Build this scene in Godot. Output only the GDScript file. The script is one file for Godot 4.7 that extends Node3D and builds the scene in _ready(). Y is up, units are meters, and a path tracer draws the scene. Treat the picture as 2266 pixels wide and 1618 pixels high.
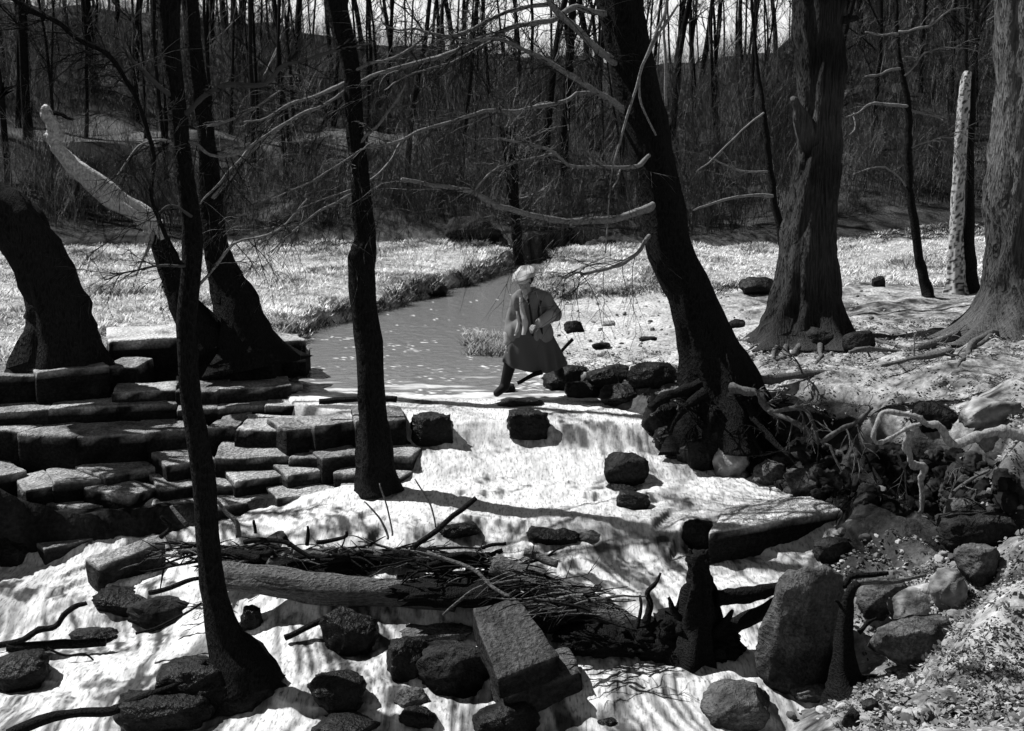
extends Node3D
# A weir on a woodland stream: photo pixels are turned into world points at a known height (P) or distance (Q).
const F := 2670.0
const CAM := Vector3(0, 3.2, 0)
var cam_basis := Basis(Vector3.RIGHT, -atan(479.0 / 2670.0))
var rng := RandomNumberGenerator.new()
var nz := FastNoiseLite.new()
var nf := FastNoiseLite.new()
var counts := {}
var M := {}

class MB:
	var v := PackedVector3Array()
	var n := PackedVector3Array()
	var c := PackedColorArray()
	var i := PackedInt32Array()
	func mesh() -> ArrayMesh:
		var a := []
		a.resize(Mesh.ARRAY_MAX)
		a[Mesh.ARRAY_VERTEX] = v
		if n.size() == v.size(): a[Mesh.ARRAY_NORMAL] = n
		if c.size() == v.size(): a[Mesh.ARRAY_COLOR] = c
		a[Mesh.ARRAY_INDEX] = i
		if n.size() == v.size():
			var m := ArrayMesh.new()
			m.add_surface_from_arrays(Mesh.PRIMITIVE_TRIANGLES, a)
			return m
		var st := SurfaceTool.new()
		st.create_from_arrays(a)
		st.generate_normals()
		return st.commit()
	func quad(a: int, b: int, cc: int, d: int):
		i.append(a); i.append(b); i.append(cc); i.append(a); i.append(cc); i.append(d)

# ---------- naming
func numbered(s: String) -> String:
	var k: int = counts.get(s, 0)
	counts[s] = k + 1
	return s if k == 0 else "%s_%03d" % [s, k]
func tag(o: Node3D, label: String, category: String, group := "", kind := "") -> Node3D:
	if label: o.set_meta("label", label)
	if category: o.set_meta("category", category)
	if group: o.set_meta("group", group)
	if kind: o.set_meta("kind", kind)
	return o
func obj(called: String, m: Mesh, mt: Material, parent: Node = null, at := Vector3.ZERO) -> MeshInstance3D:
	var o := MeshInstance3D.new()
	o.mesh = m
	o.material_override = mt
	o.position = at
	if parent == null:
		o.name = numbered(called)
		add_child(o)
	else:
		o.name = called
		parent.add_child(o, true)
	return o
func thing(called: String, label: String, category: String, at := Vector3.ZERO, group := "") -> Node3D:
	var o := Node3D.new()
	o.name = numbered(called)
	o.position = at
	add_child(o)
	tag(o, label, category, group)
	return o
func multi(called: String, m: Mesh, mt: Material, xf: Array, cols: PackedColorArray, parent: Node = null) -> MultiMeshInstance3D:
	var mm := MultiMesh.new()
	mm.transform_format = MultiMesh.TRANSFORM_3D
	mm.use_colors = true
	mm.mesh = m
	mm.instance_count = xf.size()
	for k in xf.size():
		mm.set_instance_transform(k, xf[k])
		mm.set_instance_color(k, cols[k])
	var o := MultiMeshInstance3D.new()
	o.multimesh = mm
	o.material_override = mt
	if parent == null:
		o.name = numbered(called)
		add_child(o)
	else:
		o.name = called
		parent.add_child(o, true)
	o.set_meta("kind", "stuff")
	return o

# ---------- photo geometry
func ray(px: float, py: float) -> Vector3:
	return cam_basis * Vector3((px - 1133.0) / F, (809.0 - py) / F, -1.0)
func P(px: float, py: float, h: float) -> Vector3:
	var r := ray(px, py)
	return CAM + r * ((h - CAM.y) / r.y)
func Q(px: float, py: float, d: float) -> Vector3:
	var r := ray(px, py)
	return CAM + r * (d / -r.z)
func lut(xs: Array, ys: Array, x: float) -> float:
	if x <= xs[0]: return ys[0]
	for k in range(1, xs.size()):
		if x < xs[k]:
			return lerpf(ys[k - 1], ys[k], (x - xs[k - 1]) / (xs[k] - xs[k - 1]))
	return ys[-1]

# ---------- materials (base colours are linear greys: the photograph is black and white)
func noise_tex(freq: float, octaves: int, lo: float, hi: float, bump := 0.0, sd := 1, ridged := false, size := 512) -> NoiseTexture2D:
	var n := FastNoiseLite.new()
	n.noise_type = FastNoiseLite.TYPE_SIMPLEX_SMOOTH
	if ridged: n.fractal_type = FastNoiseLite.FRACTAL_RIDGED
	n.seed = sd
	n.frequency = freq
	n.fractal_octaves = octaves
	n.fractal_gain = 0.6
	var t := NoiseTexture2D.new()
	t.width = size
	t.height = size
	t.seamless = true
	t.noise = n
	if bump > 0.0:
		t.as_normal_map = true
		t.bump_strength = bump
	else:
		var g := Gradient.new()
		g.set_color(0, Color(lo, lo, lo))
		g.set_color(1, Color(hi, hi, hi))
		t.color_ramp = g
	return t
func mk(base: float, sc := Vector3.ONE, rough := 0.9, tex: Texture2D = null, nrm: Texture2D = null, ns := 1.0, vc := false) -> StandardMaterial3D:
	var m := StandardMaterial3D.new()
	m.albedo_color = Color(base, base, base).linear_to_srgb()
	m.roughness = rough
	m.uv1_triplanar = true
	m.uv1_world_triplanar = true
	m.uv1_scale = sc
	if tex: m.albedo_texture = tex
	if nrm:
		m.normal_enabled = true
		m.normal_texture = nrm
		m.normal_scale = ns
	m.vertex_color_use_as_albedo = vc
	m.metallic_specular = 0.13
	m.cull_mode = BaseMaterial3D.CULL_DISABLED
	return m
func materials():
	var coarse := noise_tex(0.012, 5, 0.55, 1.0)
	var mottle := noise_tex(0.03, 4, 0.45, 1.0, 0.0, 5)
	var fine := noise_tex(0.05, 4, 0.6, 1.0, 0.0, 7)
	var bump := noise_tex(0.03, 5, 0, 1, 6.0, 3)
	var bumpf := noise_tex(0.06, 4, 0, 1, 5.0, 9)
	var foam_t := noise_tex(0.028, 5, 0.3, 1.0, 0.0, 11)
	foam_t.color_ramp.add_point(0.38, Color(0.82, 0.82, 0.82))
	var ridge := noise_tex(0.022, 5, 0, 1, 14.0, 21, true)
	var furrow := noise_tex(0.022, 5, 0.3, 1.0, 0.0, 21, true)
	var crack := noise_tex(0.012, 6, 0, 1, 14.0, 23, true)
	M.bark = mk(0.032, Vector3(2.2, 0.5, 2.2), 0.9, furrow, ridge, 1.6)
	M.bark_dark = mk(0.02, Vector3(2.4, 0.6, 2.4), 0.9, furrow, ridge, 1.6)
	M.bark_beech = mk(0.17, Vector3(1.7, 0.13, 1.7), 0.9, furrow, ridge, 1.2, true)
	M.branch = mk(0.28, Vector3(2, 2, 2), 0.85, mottle)
	M.twig = mk(0.22, Vector3(2, 2, 2), 0.85)
	M.twig_dark = mk(0.05, Vector3(2, 2, 2), 0.85)
	M.snag = mk(0.75, Vector3(1.6, 1.0, 1.6), 0.9, mottle, ridge, 1.4)
	M.birch = mk(1.0, Vector3(2, 2, 2), 0.8, fine, null, 1.0, true)
	M.wet = mk(0.024, Vector3(1.3, 1.3, 1.3), 0.45, mottle, crack, 1.5, true)
	M.wet.metallic_specular = 0.22
	M.stone = mk(0.05, Vector3(1.2, 1.2, 1.2), 0.85, mottle, crack, 1.6, true)
	M.stone_grey = mk(0.17, Vector3(1.4, 1.4, 1.4), 0.9, mottle, crack, 1.6, true)
	M.stone_pale = mk(0.5, Vector3(1.1, 1.1, 1.1), 0.9, coarse, bump, 0.9, true)
	M.masonry = mk(1.0, Vector3(1.2, 1.2, 1.2), 0.9, mottle, crack, 1.5, true)
	M.root = mk(0.15, Vector3(2, 1, 2), 0.85, mottle, bump, 1.0)
	M.root_pale = mk(0.4, Vector3(2, 1, 2), 0.85, mottle, bump, 1.0)
	M.log = mk(0.2, Vector3(0.6, 2.5, 2.5), 0.9, furrow, ridge, 1.5)
	M.wetwood = mk(0.02, Vector3(2, 2, 2), 0.75, furrow, ridge, 1.6)
	M.ground = mk(1.0, Vector3(0.9, 0.9, 0.9), 1.0, mottle, bump, 1.3, true)
	M.leaf = mk(1.0, Vector3(9, 9, 9), 0.9, null, null, 1.0, true)
	M.leaf.uv1_triplanar = false
	M.grass = M.leaf
	M.foam = mk(1.0, Vector3(1.9, 1.9, 0.5), 0.5, foam_t, bumpf, 0.3, true)
	M.pool = mk(1.0, Vector3(0.7, 0.7, 0.7), 0.12, null, noise_tex(0.02, 4, 0, 1, 4.0, 15), 0.4, true)
	M.pool.metallic_specular = 0.5
	M.skin = mk(0.22, Vector3(9, 9, 9), 0.7)
	M.coat = mk(0.22, Vector3(6, 6, 6), 0.95, fine, bumpf, 0.6)
	M.skirt = mk(0.1, Vector3(6, 6, 6), 0.95, fine, bumpf, 0.6)
	M.cloth_pale = mk(0.55, Vector3(6, 6, 6), 0.95, fine)
	M.lit_sleeve = mk(0.4, Vector3(6, 6, 6), 0.95, fine, bumpf, 0.5)
	M.cap = mk(0.6, Vector3(8, 8, 8), 0.95, fine, bumpf, 0.6)
	M.black = mk(0.015, Vector3(6, 6, 6), 0.7)

# ---------- terrain
const WD := [5.0, 7.0, 8.9, 9.4, 10.3, 10.7, 11.55, 11.95, 13.2, 13.9, 14.2, 14.5, 16.0]
const WH := [-1.8, -1.6, -1.35, -1.22, -1.08, -0.92, -0.82, -0.62, -0.48, -0.27, -0.06, -0.01, 0.0]
func wl(d: float) -> float:
	return lut(WD, WH, d)
func wx(x: float, d: float) -> float:
	# the left side of the stream lies lower, below the steps
	var s := smoothstep(1.6, 4.2, -x) * smoothstep(13.7, 13.1, d)
	return wl(d - 0.95 * s) - 0.42 * s * smoothstep(9.0, 11.5, d)
func xl(d: float) -> float:
	return lut([5.0, 9.0, 11.0, 12.0, 12.4, 12.7, 12.95, 13.05, 13.15, 14.1, 14.5, 15.2, 17.0, 21.2, 26.1, 31.0, 34.0, 37.0], [-7.0, -7.0, -7.0, -6.5, -5.8, -5.0, -3.7, -2.6, -1.3, -1.3, -1.9, -2.7, -3.3, -3.56, -1.9, -0.3, 0.3, 3.0], d)
func xr(d: float) -> float:
	return lut([6.0, 9.3, 10.7, 11.7, 12.5, 13.2, 13.8, 14.2, 15.5, 16.5, 18.6, 23.0, 26.7, 31.0, 34.0, 37.0], [1.5, 2.25, 2.6, 3.2, 3.3, 2.75, 1.8, 1.5, 0.9, 0.3, -0.3, 0.1, 0.4, 0.75, 1.3, 4.0], d)
var lat := PackedFloat32Array()
const LX0 := -12.0
const LD0 := -2.0
const LS := 0.3
const LW := 82
const LH := 130
func lattice():
	var pts := PackedVector3Array()
	for q in [[1240, 690, .1], [1240, 780, .06], [1480, 690, .15], [1480, 780, .15], [1640, 700, .25], [1640, 655, .3], [1750, 640, .4], [1950, 640, .45], [2100, 650, .55],
		[1300, 600, .4], [1600, 600, .45], [1900, 590, .5], [2200, 590, .6], [1300, 545, .5], [1700, 545, .5], [2200, 545, .6], [1790, 740, .6], [1680, 770, .5], [1880, 720, .6], [2200, 745, .8], [2266, 745, .9],
		[1500, 840, .25], [1600, 870, .3], [1700, 850, .4], [1850, 820, .55], [2000, 800, .65], [2150, 800, .75], [2266, 850, .85], [1760, 910, .33], [1850, 940, .35], [1950, 895, .5], [2050, 895, .6], [2200, 900, .7], [2266, 930, .75],
		[1700, 1060, -.5], [1800, 1070, -.45], [1900, 1085, -.4], [2050, 1120, -.35], [2130, 1180, -.4], [2200, 1230, -.3], [2266, 1180, .1], [2150, 1300, -.4], [2266, 1300, .1], [2000, 1480, -.95], [2100, 1400, -.6], [2200, 1450, -.25], [2266, 1618, .45], [2100, 1618, .1], [1900, 1618, -1.05], [1850, 1530, -1.12],
		[0, 720, .35], [200, 700, .35], [400, 700, .35], [600, 700, .3], [500, 600, .4], [100, 600, .4], [900, 600, .4], [0, 545, .5], [500, 545, .5], [1000, 545, .5],
		[100, 850, -.05], [300, 850, -.15], [500, 850, -.1], [100, 960, -.45], [300, 960, -.45], [600, 960, -.4], [800, 960, -.35], [200, 1050, -.75], [500, 1030, -.6], [700, 1030, -.55], [100, 1130, -1.1], [300, 1100, -1.0], [500, 1090, -.8], [700, 1070, -.7], [130, 800, .35], [30, 780, .38]]:
		var w := P(q[0], q[1], q[2])
		pts.append(Vector3(w.x, -w.z, q[2]))
	for q in [[0, 0, 1.6], [3, 0, 1.7], [-3, 1, 1.2], [3, 4, 1.0], [0, 4, .8], [-2, 4, .2], [0, 6.5, -.7], [-3, 7, -1.3], [5, 7, .8], [8, 9, 1.1], [9, 14, 1.2], [10, 20, 1.0], [12, 30, .9], [-6.5, 12.5, -.2], [-8, 9, -.7], [-7, 10.5, -.6], [-7.5, 16, .45], [-9, 20, .5], [-11, 14, .6], [-11, 30, .6]]:
		pts.append(Vector3(q[0], q[1], q[2]))
	lat.resize(LW * LH)
	for b in LH:
		for a in LW:
			var x := LX0 + a * LS
			var d := LD0 + b * LS
			var sw := 0.0
			var s := 0.0
			for q in pts:
				var dx := q.x - x
				var dd := q.y - d
				var w := dx * dx + dd * dd + 0.02
				w = 1.0 / (w * w)
				sw += w
				s += w * q.z
			lat[b * LW + a] = s / sw
func bank(x: float, d: float) -> float:
	var a := clampf((x - LX0) / LS, 0.0, LW - 1.001)
	var b := clampf((d - LD0) / LS, 0.0, LH - 1.001)
	var ia := int(a)
	var ib := int(b)
	var fa := a - ia
	var fb := b - ib
	var k := ib * LW + ia
	var h := lerpf(lerpf(lat[k], lat[k + 1], fa), lerpf(lat[k + LW], lat[k + LW + 1], fa), fb)
	if d > 33.0:
		var t := d - (33.5 + 2.0 * nz.get_noise_2d(x * 0.6, 50.0))
		if t > 0.0:
			var hm := lut([-32.0, -18.0, -9.0, 0.0, 8.0, 16.0, 20.0, 32.0], [11.9, 11.0, 9.4, 8.8, 8.2, 8.4, 13.4, 14.5], x * 75.0 / d) - 0.5
			var u := t / 41.5
			h += hm * (u if u < 1.0 else 1.0 - (u - 1.0) * 0.15)
			h += 0.5 * nz.get_noise_2d(x * 2.0, d * 2.0) * minf(1.0, t * 0.2)
	return h
func H(x: float, d: float, rough := true) -> float:
	var h := bank(x, d)
	if d < 36.0:
		var out := maxf(xl(d) - x, x - xr(d)) + 0.12 * nz.get_noise_2d(x * 9.0, d * 9.0)
		var bw := 0.3 if d > 16.0 else 0.5
		var t := smoothstep(0.0, bw, out)
		h = lerpf(wx(x, d) - 0.14, h, t)
		if rough and d < 15.0 and d > 10.0 and x > xr(d) and h < 0.4: h += 0.07 * nz.get_noise_2d(x * 26.0, d * 26.0) + 0.04 * nz.get_noise_2d(x * 70.0, d * 70.0)
	if rough:
		h += 0.05 * nz.get_noise_2d(x * 12.0, d * 12.0) + 0.022 * nz.get_noise_2d(x * 38.0, d * 38.0)
	return h
func on(x: float, d: float) -> Vector3:
	return Vector3(x, H(x, d), -d)
func lines(from: float, to: float, stops: Array) -> PackedFloat32Array:
	# stops: [limit, step]...
	var r := PackedFloat32Array()
	var x := from
	while x < to:
		r.append(x)
		var st := 1.0
		for s in stops:
			if x < s[0]:
				st = s[1]
				break
		x += st
	return r
func ground_color(x: float, d: float) -> float:
	var n := nz.get_noise_2d(x * 4.0, d * 4.0)
	var n2 := nz.get_noise_2d(x * 22.0 + 40.0, d * 22.0)
	var L := xl(d)
	var R := xr(d)
	if d > 33.8 + 1.2 * nz.get_noise_2d(x * 1.5, d * 0.5 + 9.0):
		var c := 0.06 + 0.05 * n2 + 0.04 * n + 0.06 * nz.get_noise_2d(x * 60.0, d * 40.0)
		var path := absf(d - 47.0 - 0.06 * x + 1.5 * n)
		if x < -3.0 and path < 1.0: c = 0.2
		return maxf(0.012, c)
	if x < L + 0.1 and d > 15.5:
		return clampf(0.5 + 0.15 * n2 + 0.12 * n, 0.15, 0.7)
	if x < L + 0.1: return 0.03 + 0.015 * n2
	if x > R - 0.1:
		if d > 16.0:
			var meadow := smoothstep(24.5, 25.5, d + n)
			var sand := clampf(0.62 + 0.16 * n2 + 0.2 * n, 0.2, 0.85)
			var g := clampf(0.5 + 0.15 * n2, 0.15, 0.7)
			var c := lerpf(sand, g, meadow)
			var soil := smoothstep(3.4, 4.8, x + 0.9 * n) * (1.0 - meadow)
			return lerpf(c, clampf(0.34 + 0.26 * n2 + 0.22 * n + 0.3 * nz.get_noise_2d(x * 50.0, d * 110.0), 0.04, 0.65), soil)
		var n3 := nz.get_noise_2d(x * 95.0, d * 80.0 + 11.0)
		var s := clampf(0.36 + 0.22 * n2 + 0.16 * n + 0.3 * n3, 0.03, 0.65)
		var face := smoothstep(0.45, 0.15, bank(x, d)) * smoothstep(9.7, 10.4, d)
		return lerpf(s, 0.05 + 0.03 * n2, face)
	return 0.06
func grid(xs: PackedFloat32Array, ds: PackedFloat32Array, hf: Callable, cf: Callable) -> MB:
	var b := MB.new()
	var w := xs.size()
	for d in ds:
		for x in xs:
			var h: float = hf.call(x, d)
			b.v.append(Vector3(x, h, -d))
			var c: float = cf.call(x, d)
			b.c.append(Color(c, c, c))
	for j in ds.size() - 1:
		for k in w - 1:
			var a := j * w + k
			b.i.append(a); b.i.append(a + w); b.i.append(a + 1)
			b.i.append(a + 1); b.i.append(a + w); b.i.append(a + w + 1)
	b.n.resize(b.v.size())
	for j in ds.size():
		for k in w:
			var a := j * w + k
			var e := b.v[a + 1 if k < w - 1 else a] - b.v[a - 1 if k > 0 else a]
			var f := b.v[a + w if j < ds.size() - 1 else a] - b.v[a - w if j > 0 else a]
			b.n[a] = e.cross(f).normalized()
	return b
var wakes: Array[Vector3] = []
# level and steepness of the running water: it drops over uneven ledges
func flow(x: float, d: float) -> Vector2:
	var wob := nz.get_noise_2d(x * 7.0, 3.0) * 0.22 + nz.get_noise_2d(x * 2.0, 90.0) * 0.25
	var e := d + wob
	var h := wx(x, e)
	var st := clampf((wx(x, e + 0.12) - h) * 5.0, 0.0, 1.0)
	if d < 13.8:
		var pd := 0.6
		var q := d + 0.55 * nz.get_noise_2d(x * 5.0, d * 1.5 + 20.0) + 0.3 * nz.get_noise_2d(x * 16.0, d * 3.0)
		var u := fposmod(q / pd, 1.0)
		var g := smoothstep(0.0, 0.2, u)
		var k := smoothstep(13.8, 12.6, d) * clampf(0.75 + 1.2 * nz.get_noise_2d(x * 6.0 + 60.0, d * 5.0), 0.0, 1.0)
		h += k * (wl(e + 0.3) - wl(e - 0.3) + 0.03) * 0.45 * (g - u) * 0.8
		st = maxf(st * 0.6, k * (1.0 - smoothstep(0.16, 0.3, u)))
	return Vector2(h, st)
# x: rise of the water, y: thinning of the foam, by the stones it runs round
func wake(x: float, d: float) -> Vector2:
	var o := Vector2.ZERO
	if d > 14.6: return o
	for w in wakes:
		var u := (x - w.x) / w.z
		var v := (d - w.y) / w.z
		if u * u > 5.0 or v > 2.6 or v < -4.0: continue
		var g := exp(-u * u * 0.8)
		if v > 0.0: o.x += 0.05 * g * exp(-absf(v - 1.0) * 2.0)
		else:
			o.x -= 0.05 * g * exp(v * 0.9)
			o.y = maxf(o.y, g * exp(v * 0.55))
		var rim := exp(-pow((u * u + v * v - 1.9) * 1.1, 2.0))
		o.y -= 0.35 * rim
	return o
func rapids(x: float, d: float) -> float:
	var fl := flow(x, d)
	var a := smoothstep(15.6, 14.2, d)
	var h := fl.x + wake(x, d).x
	h += a * (0.012 * nz.get_noise_2d(x * 14.0, d * 14.0) + 0.007 * nz.get_noise_2d(x * 34.0, d * 26.0) + 0.008 * nz.get_noise_2d(x * 80.0, d * 50.0) + 0.006 * nz.get_noise_2d(x * 150.0, d * 90.0))
	h += a * fl.y * 0.008 * nz.get_noise_2d(x * 90.0, d * 8.0)
	if d > 15.0: h += (0.009 if d < 17.5 else 0.005) * nz.get_noise_2d(x * 26.0, d * 50.0) + 0.004 * nz.get_noise_2d(x * 70.0 + 9.0, d * 110.0)
	if d > 12.9 and d < 17.0: h -= 2.5 * smoothstep(0.1, 0.5, xl(d) - x)  # the sheet ends against the stone steps
	return h
func foam_color(x: float, d: float) -> float:
	var st := flow(x, d).y
	var bend := x + 0.12 * d + 0.25 * nz.get_noise_2d(x * 4.0, d * 4.0)
	var s1 := nz.get_noise_2d(bend * 110.0 + 7.0, d * 6.0) * 0.6 + nz.get_noise_2d(bend * 34.0, d * 5.0) * 0.6 + nz.get_noise_2d(x * 9.0, d * 4.0 + 50.0) * 0.5
	var ch := nz.get_noise_2d(bend * 40.0, d * 22.0) * 0.6 + nz.get_noise_2d(x * 6.0, d * 9.0 + 30.0) * 0.7 + nz.get_noise_2d(bend * 110.0, d * 60.0) * 0.35
	var low := smoothstep(12.6, 10.6, d)
	var c := 0.9 - 0.85 * smoothstep(-0.1, 0.6, s1) * maxf(st, 0.2 + 0.65 * low) - 0.75 * smoothstep(0.25 - 0.2 * low, 0.8, ch) * (1.0 - st)
	var up := smoothstep(14.55, 15.3, d + 0.8 * nz.get_noise_2d(x * 5.0, d * 5.0))
	if up > 0.0:
		var band := smoothstep(-0.05, 0.3, nz.get_noise_2d(x * 7.0, d * 30.0) + 0.55 * (15.5 - d))
		c = lerpf(c, lerpf(0.14, 0.8, band), up)
	var wk := wake(x, d).y
	if wk > 0.0: c *= 1.0 - 0.8 * wk * smoothstep(-0.45, 0.35, nz.get_noise_2d(bend * 80.0, d * 14.0) + 0.4 * nz.get_noise_2d(bend * 25.0, d * 6.0))
	return clampf(c * 0.8, 0.06, 0.72)
# ---------- tubes, branches, twigs
func trace(l: Array, d0: float, d1: float, sub := 3, wig := 0.0) -> Array:
	var n := l.size() / 3
	var p := PackedVector3Array()
	var r := PackedFloat32Array()
	for k in n:
		var d := lerpf(d0, d1, float(k) / maxf(1.0, n - 1))
		var q := Q(l[k * 3], l[k * 3 + 1], d)
		p.append(q)
		r.append(l[k * 3 + 2] * 0.5 / F * (q - CAM).length())
	return smooth(p, r, sub, wig)
func smooth(p: PackedVector3Array, r: PackedFloat32Array, sub: int, wig := 0.0) -> Array:
	var op := PackedVector3Array()
	var orr := PackedFloat32Array()
	var n := p.size()
	for k in n - 1:
		for s in sub:
			var t := float(s) / sub
			op.append(p[k].cubic_interpolate(p[k + 1], p[maxi(k - 1, 0)], p[mini(k + 2, n - 1)], t))
			orr.append(lerpf(r[k], r[k + 1], t))
	op.append(p[n - 1])
	orr.append(r[n - 1])
	if wig > 0.0:
		for k in range(1, op.size() - 1):
			op[k] += Vector3(nz.get_noise_3dv(op[k] * 30.0), nz.get_noise_3dv(op[k] * 30.0 + Vector3(99, 0, 0)), nz.get_noise_3dv(op[k] * 30.0 + Vector3(0, 99, 0))) * wig
	return [op, orr]
# bump: radius noise; fl: [lobes, amount, height, phase]; cf: colour by (point, angle)
func tube(b: MB, p: PackedVector3Array, r: PackedFloat32Array, sides: int, bump := 0.0, fl: Array = [], cf = null, caps := true, normals := false):
	var n := p.size()
	var t := (p[1] - p[0]).normalized()
	var u := t.cross(Vector3.FORWARD if absf(t.z) < 0.8 else Vector3.RIGHT).normalized()
	var base := b.v.size()
	var along := 0.0
	for k in n:
		var tt := (p[mini(k + 1, n - 1)] - p[maxi(k - 1, 0)]).normalized()
		u = (u - tt * u.dot(tt)).normalized()
		var w := tt.cross(u)
		if k > 0: along += p[k].distance_to(p[k - 1])
		for s in sides:
			var an := TAU * s / sides
			var dv := u * cos(an) + w * sin(an)
			var rr := r[k]
			if bump > 0.0:
				rr *= 1.0 + bump * (nz.get_noise_3d(dv.x * 22.0 + p[0].x * 7.0, along * 9.0, dv.z * 22.0 + dv.y * 22.0) + 0.5 * nz.get_noise_3d(dv.x * 60.0, along * 24.0, dv.z * 60.0 + dv.y * 60.0) + 0.3 * nz.get_noise_3d(dv.x * 110.0, along * 30.0, dv.z * 110.0 + dv.y * 110.0))
			if fl:
				var e := exp(-absf(p[k].y - p[0].y) / fl[2])
				rr *= 1.0 + fl[1] * e * pow(0.5 + 0.5 * cos(fl[0] * an + fl[3] + 1.3 * sin(an * 2.0)), 1.6)
				rr *= 1.0 + 0.07 * sin(an * (fl[0] + 3.0) + fl[3] * 2.0) * clampf(e * 2.0 + 0.25, 0, 1)
			b.v.append(p[k] + dv * rr)
			if normals: b.n.append(dv)
			if cf != null: b.c.append(cf.call(p[k], an, along, dv))
	for k in n - 1:
		for s in sides:
			var s2 := (s + 1) % sides
			b.quad(base + k * sides + s, base + k * sides + s2, base + (k + 1) * sides + s2, base + (k + 1) * sides + s)
	if caps:
		for e in [0, n - 1]:
			var c := b.v.size()
			b.v.append(p[e])
			if normals: b.n.append(t if e else -t)
			if cf != null: b.c.append(b.c[base + e * sides])
			for s in sides:
				var s2 := (s + 1) % sides
				b.i.append(c)
				b.i.append(base + e * sides + (s if e else s2))
				b.i.append(base + e * sides + (s2 if e else s))
func whip(b: MB, at: Vector3, dir: Vector3, ln: float, r: float, level: int, droop: float, kids := 3, jig := 0.22):
	var p := PackedVector3Array()
	var rr := PackedFloat32Array()
	var n := 6
	var q := at
	var dd := dir.normalized()
	for k in n + 1:
		p.append(q)
		rr.append(lerpf(r, r * 0.35, float(k) / n))
		if level > 0 and k > 0:
			for c in kids:
				if rng.randf() < 0.42:
					var side := Vector3(rng.randf_range(-1, 1), rng.randf_range(-1, 1), rng.randf_range(-1, 1))
					whip(b, q, dd + side * 0.75, ln * rng.randf_range(0.25, 0.5), r * 0.6, level - 1, droop, kids, jig)
		dd = (dd + Vector3(rng.randf_range(-1, 1), rng.randf_range(-1, 1), rng.randf_range(-1, 1)) * jig + Vector3.DOWN * droop).normalized()
		q += dd * ln / n
	tube(b, p, rr, 3, 0.0, [], null, false, true)
func twigs_along(b: MB, p: PackedVector3Array, r: PackedFloat32Array, every0: float, lmin: float, lmax: float, droop: float, level := 1, from := 0.15, rad := 0.0055):
	var acc := 0.0
	var every := every0 * 0.55
	for k in range(1, p.size()):
		if float(k) / p.size() < from: continue
		acc += p[k].distance_to(p[k - 1])
		while acc > every:
			acc -= every * rng.randf_range(0.6, 1.4)
			var t := (p[k] - p[k - 1]).normalized()
			var side := Vector3(rng.randf_range(-1, 1), rng.randf_range(-1, 0.7), rng.randf_range(-1, 1))
			whip(b, p[k].lerp(p[k - 1], rng.randf()), t * 0.7 + side * 0.8, rng.randf_range(lmin, lmax), minf(rad, r[k] * 0.6), level, droop)
func branch(parent: Node3D, l: Array, d0: float, d1: float, mt: Material, twb: MB = null, every := 0.3, tl := 0.7, droop := 0.05, wig := 0.012) -> void:
	var t := trace(l, d0, d1, 4, wig)
	var b := MB.new()
	for k in t[1].size(): t[1][k] *= 0.82 * (1.0 + 0.2 * nz.get_noise_1d(k * 9.0 + l[0]))
	tube(b, t[0], t[1], 8, 0.22)
	if twb: twigs_along(twb, t[0], t[1], every, tl * 0.4, tl, droop)
	obj("branch", b.mesh(), mt, parent, -parent.position)
# ---------- stones
var gp := PackedFloat32Array([-1, -0.965, -0.88, -0.6, -0.2, 0.2, 0.6, 0.88, 0.965, 1])
func cube_grid(g: PackedFloat32Array, f: Callable, cf = null) -> MB:
	var b := MB.new()
	var n := g.size()
	for face in 6:
		var s := 1.0 if face % 2 == 0 else -1.0
		var ax := face / 2
		var base := b.v.size()
		for i in n:
			for j in n:
				var q := Vector3(s, g[i], g[j]) if ax == 0 else (Vector3(g[j], s, g[i]) if ax == 1 else Vector3(g[i], g[j], s))
				b.v.append(f.call(q))
				if cf != null: b.c.append(cf.call(q, b.v[-1]))
		for i in n - 1:
			for j in n - 1:
				var a := base + i * n + j
				if s > 0: b.quad(a, a + 1, a + n + 1, a + n)
				else: b.quad(a, a + n, a + n + 1, a + 1)
	return b
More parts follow.
